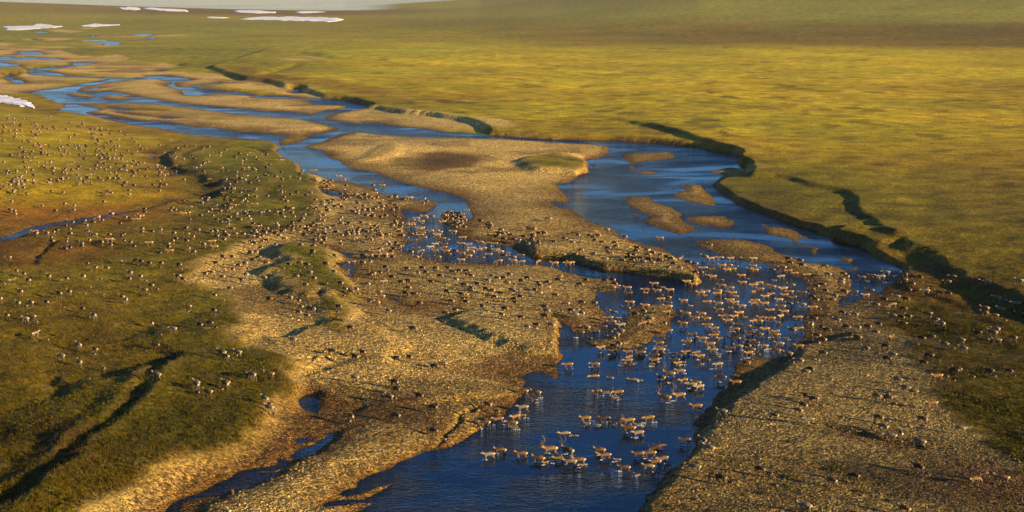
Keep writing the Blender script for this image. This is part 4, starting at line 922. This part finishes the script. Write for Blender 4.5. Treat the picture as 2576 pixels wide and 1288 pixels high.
# traced animals, one list per tile: x, y of the body and flags (c calf, b antlered bull, t tawny, d dark, p pale, s swimming, r facing right, g grazing)
HERD = """0 3|1975,15 1990,62c 2090,85 2228,32c 2272,2
1 3|85,155p 135,180c 130,240p 180,285c 960,325n 930,350c 1405,325d 1410,55d 1340,125p 1395,120c 1640,125d 1780,240d 1815,185c 1785,470d 1880,535c 2095,260c 2330,205t 2425,255c 2300,390n 2240,405c 2430,360t 2530,390pc 2340,715p 2455,670t 2570,400t
2 3|30,335t 20,420tc 105,240p 105,295tc 240,90t 225,140c 110,75t 855,85t 945,105tp 1060,100t 1045,140tc 1535,150tb 1680,130tb 1800,15p 1880,35p 1850,230t 2110,280p 735,345t 755,390pc 860,410pc 925,355d 1025,385dc 1170,375t 1270,395tc 1370,350t 1170,460nb 1265,500p 525,470pts 630,500tcs 1735,565d 1915,565p 1980,650p 90,705t 380,675tb 560,685nb 265,755t 335,785tc 470,760t 580,795p 670,775t 720,815pc 880,665t 930,725t 1060,750tc 1270,710n 1380,705n 1440,785n 1510,765n 1570,790tc 1370,830p 1450,870tc 1125,845n 1255,890tc 1835,840p 2005,885c 2095,950d 2195,965dc 2490,860d
3 3|130,180tc 390,125d 455,155n 530,195c 350,220n 300,270p 345,315c 60,320n 405,365p 475,385c 1090,125p 1200,140n 1265,175c 1380,45p 1455,80p 1645,205t 1110,340n 1195,355c 1155,435p 1550,355n 1560,405pc 1925,450p 1335,500n 1225,530p 1320,560c 1520,590p 1510,845d 1600,885c 860,930d 640,975n 365,1240p 485,1265c 1370,1260n 2090,965tgr 2345,960nb 15,880c
0 2|85,15 165,150 240,180 125,245 45,260c 285,250 490,207 600,230c 670,230 835,207 880,75 905,125c 965,120 1070,122 1240,50 1365,45 1415,60d 1500,75 1620,75 1610,100c 1800,90d 1820,125c 1310,170p 1415,205 1460,235c 1300,232 1010,215c 905,298c 205,360 595,387db 695,360 852,362c 1035,370c 1225,410 1265,442p 1520,300 1580,318c 1450,345 1490,368pc 5,432 180,475 258,485c 310,470 470,470 635,500c 830,530 945,598p 890,600dc 70,600 255,632p 320,615 370,645c 360,782p 475,822c 790,900p 955,940 950,970c 615,1005p 800,1065p 1050,1110pc 1530,680 1610,770c 1740,735p 1560,900d 1890,510 1885,540c 2150,555d 2010,700 2110,675 2170,705c 2085,720c 2275,1015 2230,990b 2390,975p 2370,985c 1575,1205p 1975,1280p 2540,1200p 2500,1180 2270,1280 1790,205 1840,240d 2170,75d 2250,80c 2400,95 2465,75p 2490,115c 2340,140 2235,150 2205,165c 2065,180 2130,165p 2160,190c 2235,210 2275,210c 2475,190p 2430,240d 2520,260c 2310,325p 2160,395 2245,430c 2335,10 2240,10 2540,40d
1 2|100,75 75,215 20,15 210,30 270,110c 330,90d 435,70 480,100c 510,90 555,85c 430,135c 540,165p 400,205 580,225 495,290n 700,80 705,260pc 800,90c 785,160p 850,280d 895,335p 880,385c 945,365d 1010,340 1030,370c 130,435d 340,420p 375,450c 430,450 450,510 575,530p 540,525 430,572 510,600 540,605c 830,515 820,550c 960,635p 945,725 1005,740c 370,840p 905,75d 965,65 920,120c 1015,210c 1145,190 1175,180 1300,115d 1320,130c 1250,165d 1365,215 1150,55p 1070,70 1290,260p 1515,130d 1670,125d 1805,130 1930,125d 1630,170p 1705,170d 1740,170c 1975,165d 2040,155d 2115,155d 2130,190d 2165,200 1850,205d 2010,240p 1760,258d 1455,265d 1530,250d 1120,285p 1230,360 1255,410t 1530,320 1545,345c 1500,370 1585,385d 1205,475 1130,350c 1150,460d 1330,555p 1640,475d 1660,648tc 1890,645c 1575,735d 1900,575 2000,545 1920,360 1965,455 2090,295d 2065,385d 2120,405c 2110,465d 2080,430 2165,320d 2150,350d 2225,285d 2330,250p 2300,270c 2370,205p 2425,230 2545,190 2520,270 2490,225 2375,350 2310,335d 2340,405d 2400,410 2430,390c 2275,505d 2330,455c 2270,560pc 2500,535d 2470,595 2510,590c 2570,345 760,965 1070,970d 995,1025db 1410,1030d 1540,1020d 1790,1115d 1860,1100d 990,1225p 1390,1275d 1430,1275c 130,1200 2065,40t 2260,20d 2440,50t 2520,75c 1810,60c 1995,65c 1740,15c 1830,10t 1300,5 1215,5 1370,10 1610,10p 1660,20c
2 2|90,60t 10,50t 265,55t 425,75t 560,75t 590,70t 720,25 930,35p 1105,45d 1205,45d 1290,30d 1315,60p 1405,65p 1485,45d 1625,80d 1570,115p 1685,120p 1770,70d 1835,80t 1700,45 1935,10t 2000,30t 2090,25t 2200,30t 2270,20 2430,30p 2110,100t 2180,95t 2215,135t 2165,140t 1925,125t 2010,140d 2260,95c 2425,100t 2440,145t 2395,135t 2480,115c 1840,170d 1895,165 2015,210t 1985,200t 2090,245d 2310,200t 2365,225c 2320,270t 2490,270t 2430,295t 2560,300t 2495,335t 1430,285t 1520,305pc 1345,340t 1345,365tc 1460,350t 1590,345t 1760,265t 1825,285t 1160,320t 1170,375d 1190,465t 1500,430t 1560,420t 1585,455c 1725,450t 1800,485pc 2105,300t 2190,325t 2070,350t 1895,375t 1950,360t 1945,395tc 2065,380t 2145,370t 2220,375t 2255,400tc 2430,370t 2545,410t 1965,460t 2075,480t 2190,450t 2240,475t 2200,510tc 2310,505p 2450,450t 2430,480t 2540,480t 2080,545t 1905,585t 1745,590tb 1840,625t 1955,630t 2285,580t 2345,610tc 2130,610t 2235,615t 2170,655t 2510,630t 2430,660t 2480,655t 1970,700t 2030,735t 2060,765c 2270,705t 2245,740t 2355,715d 2545,740t 2440,740c 2480,790t 2390,770d 1815,795d 1910,835t 2030,800t 1760,860t 1990,890t 2030,860c 2100,835t 2240,845db 2390,870db 2440,880d 2530,905p 2275,910p 2200,930d 2365,900n 2400,940t 2380,975t 2480,965c 2020,945p 2080,980c 2140,950pc 1475,880t 1510,920d 1485,950p 1610,975c 1700,990d 1750,970t 1850,975t 1890,1010t 1945,1050d 1430,1000d 1430,1050t 1410,1085c 1635,1050d 1670,1080t 1715,1065c 1175,1020t 1160,1055p 1110,1075c 1225,1075c 1170,970n 1230,955pc 1290,975n 1300,940d 1020,905d 1070,885p 1010,960d 1160,905c 895,930t 560,1095t 830,1090t 820,1175ts 990,1200tcs 1215,1220ps 1285,1230cs 1500,1220t 1580,1195tb 1590,1250tc 1690,1165p 1720,1260t 1850,1275t 2070,1095p 2350,1075t 2100,1225d 2250,1275t 670,785db 785,805c 905,720d 740,720p 1045,790p 1000,825n 1085,755p 1095,700p 1000,665n 1025,570p 970,625n 1075,610c 970,525c 1060,640c 700,465d 825,470n 870,500c 535,485n 590,545d 630,590p 700,580p 660,520c 1150,530d 1340,500t 1320,555n 1235,585d 1380,635p 1350,665t 1310,680t 1565,515t 1555,565t 1670,560d 1540,680t 1565,755t 1720,680t 1420,520c 90,250d 20,265c 150,225d 260,275d 280,300 350,265d 345,325t 470,210 460,245d 740,245d 680,290 930,245d 1010,240 1030,280d 1000,320 1050,310 540,315c 230,345d 260,380 430,395d 60,355d 80,410d 20,435d 30,470d 325,510d 345,555p 325,605d 85,620d 390,700p 240,695d 150,712p
3 2|35,140 110,150c 145,120 205,150 130,210tp 65,235tc 270,175 390,190t 390,230c 320,50 335,95d 560,105d 490,150c 200,30 215,70 600,190p 650,180d 755,180 785,205 735,240p 730,270p 820,275c 945,215t 1040,200d 1000,240c 1090,225d 1140,205p 1185,165p 1280,190c 1170,250c 1370,190n 1450,210 1530,220d 1360,245 1445,280 1405,345d 1590,310c 1580,355p 1720,375b 1810,380d 1855,210p 1890,230c 1800,260 2090,240d 2205,275p 2525,255p 2300,420p 2365,445p 2490,475p 2180,530 2175,570 2340,535p 2275,600 2520,580d 2380,630c 230,295t 35,315t 315,345c 215,360t 150,340tb 165,395t 30,390t 345,375d 250,425d 110,440p 210,480t 130,510t 340,490p 20,550t 160,565t 130,610tp 25,630t 100,650c 300,620t 480,305 540,290d 430,345d 575,355d 440,410 475,440 545,420 670,400p 640,440 765,370b 865,360d 1020,355db 980,395t 1000,455c 1290,410p 1385,435d 1165,440d 1080,490n 1250,490pt 1205,495tc 1360,530d 450,520t 515,520c 620,505c 590,570c 740,570 800,570c 870,590p 1250,605p 1340,620d 1410,605 1355,680 1600,590db 1680,640 1740,680p 1110,690 1000,710d 900,715p 790,715d 690,645p 545,640c 450,635d 395,650c 450,690p 535,720 590,745d 310,730t 240,745t 75,760t 60,790t 185,810c 425,775c 490,800 545,845 1075,770p 850,805db 895,825 1240,830tb 1540,835d 1635,810d 1490,870c 2110,770d 2255,780b 2290,735p 2200,820c 2460,825 2300,850p 1930,850p 1770,890p 1855,915c 1960,930p 980,930p 1180,910d 1100,965c 1250,990p 1190,1035 1615,1010 1710,1030c 1560,1075 1680,1105c 1870,1160d 1900,1145 1790,1195c 1860,1235c 1700,1220t 1300,1250p 2050,1205c 2220,1165d 2270,1190c 2420,1160d 2470,1185c 110,885p 225,910c 310,910t 75,955t 200,985p 240,1050c 310,1060p 420,1140d 370,1170p 490,875 550,985
1 1|590,425t 575,425t 835,485t 920,498tc 880,520t 1175,572t 1270,580t 470,430p 1545,705t 1460,715 1400,695 1940,845p 1665,940tp 2400,1165 2320,1165t 2250,1150t 2240,1225t 2160,1240t 2415,1225p 2140,1175t 2065,1165t 2080,1105t
2 1|1490,1110t 1990,1180p 350,915 380,910p 950,1025p"""
animals = []
for line in HERD.split('\n'):
    head, body = line.split('|'); c_, r_ = [int(q) for q in head.split()]
    for tok in body.split():
        i = tok.index(',') + 1
        while i < len(tok) and tok[i].isdigit(): i += 1
        xy = tok[:i].split(','); fl = tok[i:]
        (px, py), = T(c_, r_, [(float(xy[0]), float(xy[1]))])
        animals.append((px, py, fl))
random.seed(11)
def inside(px, py, poly):
    c = False; n = len(poly)
    for i in range(n):
        ax, ay = poly[i]; bx, by = poly[(i + 1) % n]
        if (ay > py) != (by > py) and px < (bx - ax) * (py - ay) / (by - ay) + ax: c = not c
    return c
FIELDS = [([(0,292),(120,290),(220,310),(300,325),(345,355),(385,385),(400,400),(450,440),(480,465),(400,470),(330,470),(200,465),(100,465),(0,500)], 330, 1.0),
 ([(0,480),(200,475),(480,475),(300,520),(100,540),(0,540)], 22, 1.0),
 ([(400,365),(600,372),(700,392),(760,440),(800,490),(800,530),(740,570),(640,600),(540,590),(560,480),(520,450),(430,410)], 185, 1.0),
 ([(100,590),(300,545),(520,505),(640,520),(700,570),(620,600),(480,640),(300,640),(120,640)], 95, 1.0),
 ([(40,580),(160,558),(400,520),(540,485),(550,500),(410,535),(160,575),(50,600)], 26, 1.0),
 ([(800,505),(860,485),(1000,512),(1012,560),(1015,640),(900,650),(880,600),(780,590),(760,560)], 175, 1.0),
 ([(765,440),(850,455),(960,480),(1040,490),(1090,500),(1060,515),(900,500),(800,470)], 34, 1.0),
 ([(640,590),(760,560),(860,600),(880,650),(800,640),(700,640),(600,640)], 52, 1.0),
 ([(1022,540),(1100,540),(1180,530),(1180,555),(1120,590),(1130,640),(1060,650),(1022,630)], 62, 1.0),
 ([(1080,600),(1200,612),(1330,640),(1300,655),(1150,650)], 14, 1.0),
 ([(1110,530),(1175,528),(1180,580),(1160,600),(1120,570)], 26, 1.0),
 ([(1200,555),(1300,562),(1400,590),(1560,592),(1690,640),(1690,662),(1600,655),(1450,640),(1350,618),(1250,600)], 80, 1.0)]
for poly, cnt, _ in FIELDS:
    pl = O(poly); xs = [p[0] for p in pl]; ys = [p[1] for p in pl]; got = 0; tries = 0
    while got < cnt and tries < cnt * 60:
        tries += 1
        px = random.uniform(min(xs), max(xs)); py = random.uniform(min(ys), max(ys))
        if not inside(px, py, pl): continue
        dn = float(vnoise(np.array([px / 9.0]), np.array([py / 4.0]), 77)[0])
        if random.random() > 0.55 + 0.6 * dn: continue
        animals.append((px, py, random.choices(['', 'd', 'p', 't', 'c', 'g'], [9, 4, 4, 2, 3, 4])[0])); got += 1

AX = np.array([a[0] for a in animals]); AY = np.array([a[1] for a in animals])
x, y, z = hit(AX, AY, 0.7)
sw_ = look(x, y, SG); mg_ = look(x, y, MG); vg_ = look(x, y, VG); hz_ = look(x, y, HG)
recs = []
for i, (px, py, fl) in enumerate(animals):
    calf = 'c' in fl; bull = 'b' in fl; wade = sw_[i] > 0.15
    tone = 'n'
    for q in 'dp': 
        if q in fl: tone = q
    if 't' in fl: tone = 't'
    if 'p' in fl and 't' in fl: tone = 'p'
    if tone == 'n' and fl == '' : tone = random.choices(['n', 'd', 't'], [6, 2, 1])[0]
    zz = max(hz_[i], -0.38 if not calf else -0.18) if wade else hz_[i]
    if 's' in fl: zz = -0.86 if not calf else -0.50
    if 'r' in fl: hd = R(20)
    elif wade or 't' in fl: hd = R(random.gauss(180, 17))
    else: hd = R(random.gauss(139, 12))
    if random.random() < 0.04 and not wade: hd += R(random.choice([-70, 60, 90]))
    pose = 'calf' if calf else 'bull' if bull else ('graze' if ('g' in fl or (not wade and random.random() < 0.12)) else random.choice(['walk', 'walk', 'turn']))
    sc_ = (random.uniform(0.46, 0.56) if calf else random.uniform(1.02, 1.1) if bull else random.uniform(0.84, 0.97))
    spot = 'wade' if wade else ('shrub' if (px > 640 and mg_[i] < 0.5) else 'knoll' if (vg_[i] > 0.4 and px > 250) else 'grass' if mg_[i] < 0.45 else 'gravel')
    if 's' in fl: spot = 'swim'
    recs.append(dict(px=px, py=py, x=float(x[i]), y=float(y[i]), z=float(zz), h=hd, pose=pose, tone=tone, s=sc_, spot=spot, dist=math.hypot(x[i], y[i])))
recs = [q for q in recs if -6 < q['px'] < 1030 and q['py'] < 516]
recs.sort(key=lambda q: q['dist'])
near_, far_ = recs[:300], recs[300:]
print('caribou', len(recs), 'nearest to', near_[-1]['dist'], near_[-1]['py'])

# --- labels: region by look, then rows counted from the camera, then the order within the row
def region(q):
    px, py, sp = q['px'], q['py'], q['spot']
    if sp in ('wade', 'swim'):
        return 'in the river front group' if py > 420 else 'in the river behind front group' if py > 395 else 'in the main crossing' if px > 660 else 'in shallows by pale gravel'
    if px > 800 and sp == 'shrub': return 'on the shrubby right bank'
    if px > 655: return 'on the stony right bank'
    if sp == 'knoll': return 'on the green gravel knoll'
    if sp == 'grass': return 'on the left meadow'
    if px > 555: return 'on low brown river bars'
    if py > 375: return 'on the nearest left bar'
    if px > 365: return 'on the big pale bar'
    return 'on gravel beside the meadow'
ORD = ['first', 'second', 'third', 'fourth', 'fifth', 'sixth', 'seventh', 'eighth', 'ninth', 'tenth', 'eleventh', 'twelfth', 'thirteenth', 'fourteenth', 'fifteenth', 'sixteenth']
TONE = {'t': 'tawny', 'n': 'brown', 'd': 'dark', 'p': 'pale'}
groups = {}
for q in near_: groups.setdefault(region(q), []).append(q)
for rg, qs in groups.items():
    qs.sort(key=lambda q: -q['py'])
    nrow = max(1, round(len(qs) / 7.0)); per = math.ceil(len(qs) / nrow)
    for k in range(nrow):
        row = sorted(qs[k * per:(k + 1) * per], key=lambda q: q['px'])
        for q in row:
            kind = 'calf' if q['pose'] == 'calf' else 'antlered bull caribou' if q['pose'] == 'bull' else 'caribou'
            look_ = TONE[q['tone']] + ' ' + kind + (' grazing' if q['pose'] == 'graze' else ' swimming' if q['spot'] == 'swim' else '')
            q['look'] = look_
        for q in row:
            same = [w_ for w_ in row if w_['look'] == q['look']]
            rowtxt = '' if nrow == 1 else (', nearest row' if k == 0 else ', farthest row' if k == nrow - 1 else ', %s nearest row' % ORD[k])
            if len(same) == 1: pos = ''
            else:
                j = same.index(q)
                pos = ', leftmost' if j == 0 else ', rightmost' if j == len(same) - 1 else ', %s from left' % ORD[j]
            q['label'] = q['look'] + ' ' + rg + rowtxt + pos
for q in near_:
    o = bpy.data.objects.new('caribou', DEER[q['pose'], q['tone']])
    o.location = (q['x'], q['y'], q['z']); o.rotation_euler = (0, 0, q['h']); o.scale = (q['s'],) * 3
    COL.objects.link(o)
    o['label'] = q['label']; o['category'] = 'caribou'; o['group'] = 'caribou of the migrating herd'
    if q['pose'] == 'bull':
        for s in (-1, 1):
            a = bpy.data.objects.new('antler', ANTLER[s]); a.parent = o; COL.objects.link(a)
# the rest of the herd, farther off
VV = []; FF = []; CC = []; off = 0
for q in far_:
    co, tr = POSES[q['pose']][1]
    c_, s_ = math.cos(q['h']), math.sin(q['h'])
    p = co * q['s']
    VV.append(np.stack([p[:, 0] * c_ - p[:, 1] * s_ + q['x'], p[:, 0] * s_ + p[:, 1] * c_ + q['y'], p[:, 2] + q['z']], 1))
    FF.append(tr + off); off += len(co)
    CC.append(coat(co, q['tone'], q['pose']) * random.uniform(0.8, 1.2))
CC = np.concatenate(CC)
print('far herd verts', off)
o = new_mesh('caribou_herd', np.concatenate(VV), np.concatenate(FF), m_deer, True, {'alb': ('FLOAT_COLOR', np.concatenate([CC, np.ones((len(CC), 1))], 1))})
o['kind'] = 'stuff'; o['label'] = 'distant mass of caribou spread over meadow, gravel and channel'; o['category'] = 'caribou herd'

# splashes at the legs of the nearer waders
vs = []; fs = []
for q in near_:
    if q['spot'] not in ('wade', 'swim'): continue
    for k in range(random.choice([1, 1, 2])):
        lx = random.choice([-0.65, 0.35, 0.45]) * q['s'] + random.uniform(-0.2, 0.2); ly = random.uniform(-0.35, 0.35)
        cx = q['x'] + lx * math.cos(q['h']) - ly * math.sin(q['h']); cy = q['y'] + lx * math.sin(q['h']) + ly * math.cos(q['h'])
        for j in range(random.randint(3, 7)):
            bx = cx + random.gauss(0, 0.20); by = cy + random.gauss(0, 0.12); rr = random.uniform(0.04, 0.13); hh = random.uniform(0.02, 0.10)
            b0 = len(vs)
            for a in range(6):
                ra = rr * random.uniform(0.6, 1.3)
                vs.append((bx + 1.7 * ra * math.cos(a * 1.047), by + ra * math.sin(a * 1.047), -0.02))
            vs.append((bx + random.uniform(-0.03, 0.03), by, hh))
            fs += [(b0 + a, b0 + (a + 1) % 6, b0 + 6) for a in range(6)]
m_foam, t = mat_new('foam')
out = node(t, 'ShaderNodeOutputMaterial'); bs = node(t, 'ShaderNodeBsdfPrincipled', i_Roughness=0.5); bs.inputs['Base Color'].default_value = (0.62, 0.64, 0.66, 1)
nz = node(t, 'ShaderNodeTexNoise', i_Scale=20.0); bp = node(t, 'ShaderNodeBump', i_Strength=0.5); t.links.new(nz.outputs['Fac'], bp.inputs['Height']); t.links.new(bp.outputs[0], bs.inputs['Normal'])
t.links.new(bs.outputs[0], out.inputs[0])
o = new_mesh('splashes', vs, fs, m_foam, True)
o['kind'] = 'stuff'; o['label'] = 'white splashes around the legs of wading caribou'; o['category'] = 'splashes'

# ------------------------------------------------------------------ root mass stranded in the river beside the front group
(px, py), = T(2, 3, [(1440, 660)])
bx, by, _ = hit(np.array([px]), np.array([py]), 0.2); bx = float(bx[0]); by = float(by[0])
rt = bpy.data.objects.new('driftwood_snag', None); rt.location = (bx, by, 0); rt.scale = (0.6, 0.6, 0.75); COL.objects.link(rt)
rt['label'] = 'brown tangled root mass stranded in the river behind the front caribou group'; rt['category'] = 'driftwood'
m_wood, t = mat_new('wet_driftwood')
out = node(t, 'ShaderNodeOutputMaterial'); bs = node(t, 'ShaderNodeBsdfPrincipled', i_Roughness=0.8); nz = node(t, 'ShaderNodeTexNoise', i_Scale=5.0, i_Detail=5.0)
cr = node(t, 'ShaderNodeValToRGB'); cr.color_ramp.elements[0].color = (0.035, 0.02, 0.01, 1); cr.color_ramp.elements[1].color = (0.12, 0.065, 0.025, 1)
t.links.new(nz.outputs['Fac'], cr.inputs['Fac']); t.links.new(cr.outputs[0], bs.inputs['Base Color']); t.links.new(bs.outputs[0], out.inputs[0])
rs = random.Random(4)
def part(name, tubes_):
    V_, F_ = join(tubes_); o_ = new_mesh(name, V_, F_, m_wood, True); o_.parent = rt; return o_
part('trunk', [tube([(-1.3, -0.2, 0.0), (-0.4, 0.0, 0.25), (0.6, 0.35, 0.5), (1.7, 0.9, 0.55), (2.3, 1.0, 0.45)], [0.20, 0.24, 0.20, 0.15, 0.07], 8)])
rts = []
for k in range(46):
    a = rs.uniform(0, 6.283); el = rs.uniform(-0.1, 1.2); L = rs.uniform(0.5, 1.4); b0 = Vector((rs.uniform(-1.0, 0.7), rs.uniform(-0.3, 0.3), 0.15))
    d_ = Vector((math.cos(a) * math.cos(el), math.sin(a) * math.cos(el), math.sin(el)))
    p1 = b0 + d_ * L * 0.5 + Vector((rs.uniform(-.12, .12), rs.uniform(-.12, .12), rs.uniform(-.1, .1)))
    rts.append(tube([tuple(b0), tuple(p1), tuple(b0 + d_ * L + Vector((rs.uniform(-.2, .2), rs.uniform(-.2, .2), -0.1)))], [0.06, 0.04, 0.012], 5))
part('roots', rts)

# ------------------------------------------------------------------ haze
hz = new_mesh('haze', [(-32000, -300, -3), (32000, -300, -3), (32000, 31000, -3), (-32000, 31000, -3), (-32000, -300, 330), (32000, -300, 330), (32000, 31000, 330), (-32000, 31000, 330)],
              [(0, 3, 2, 1), (4, 5, 6, 7), (0, 1, 5, 4), (1, 2, 6, 5), (2, 3, 7, 6), (3, 0, 4, 7)], None, False)
m_haze, t = mat_new('haze')
out = node(t, 'ShaderNodeOutputMaterial'); pv = node(t, 'ShaderNodeVolumePrincipled'); pv.inputs['Color'].default_value = (0.74, 0.86, 0.95, 1); pv.inputs['Density'].default_value = 2.4e-5
t.links.new(pv.outputs[0], out.inputs['Volume'])
hz.data.materials.append(m_haze)
hz['kind'] = 'stuff'
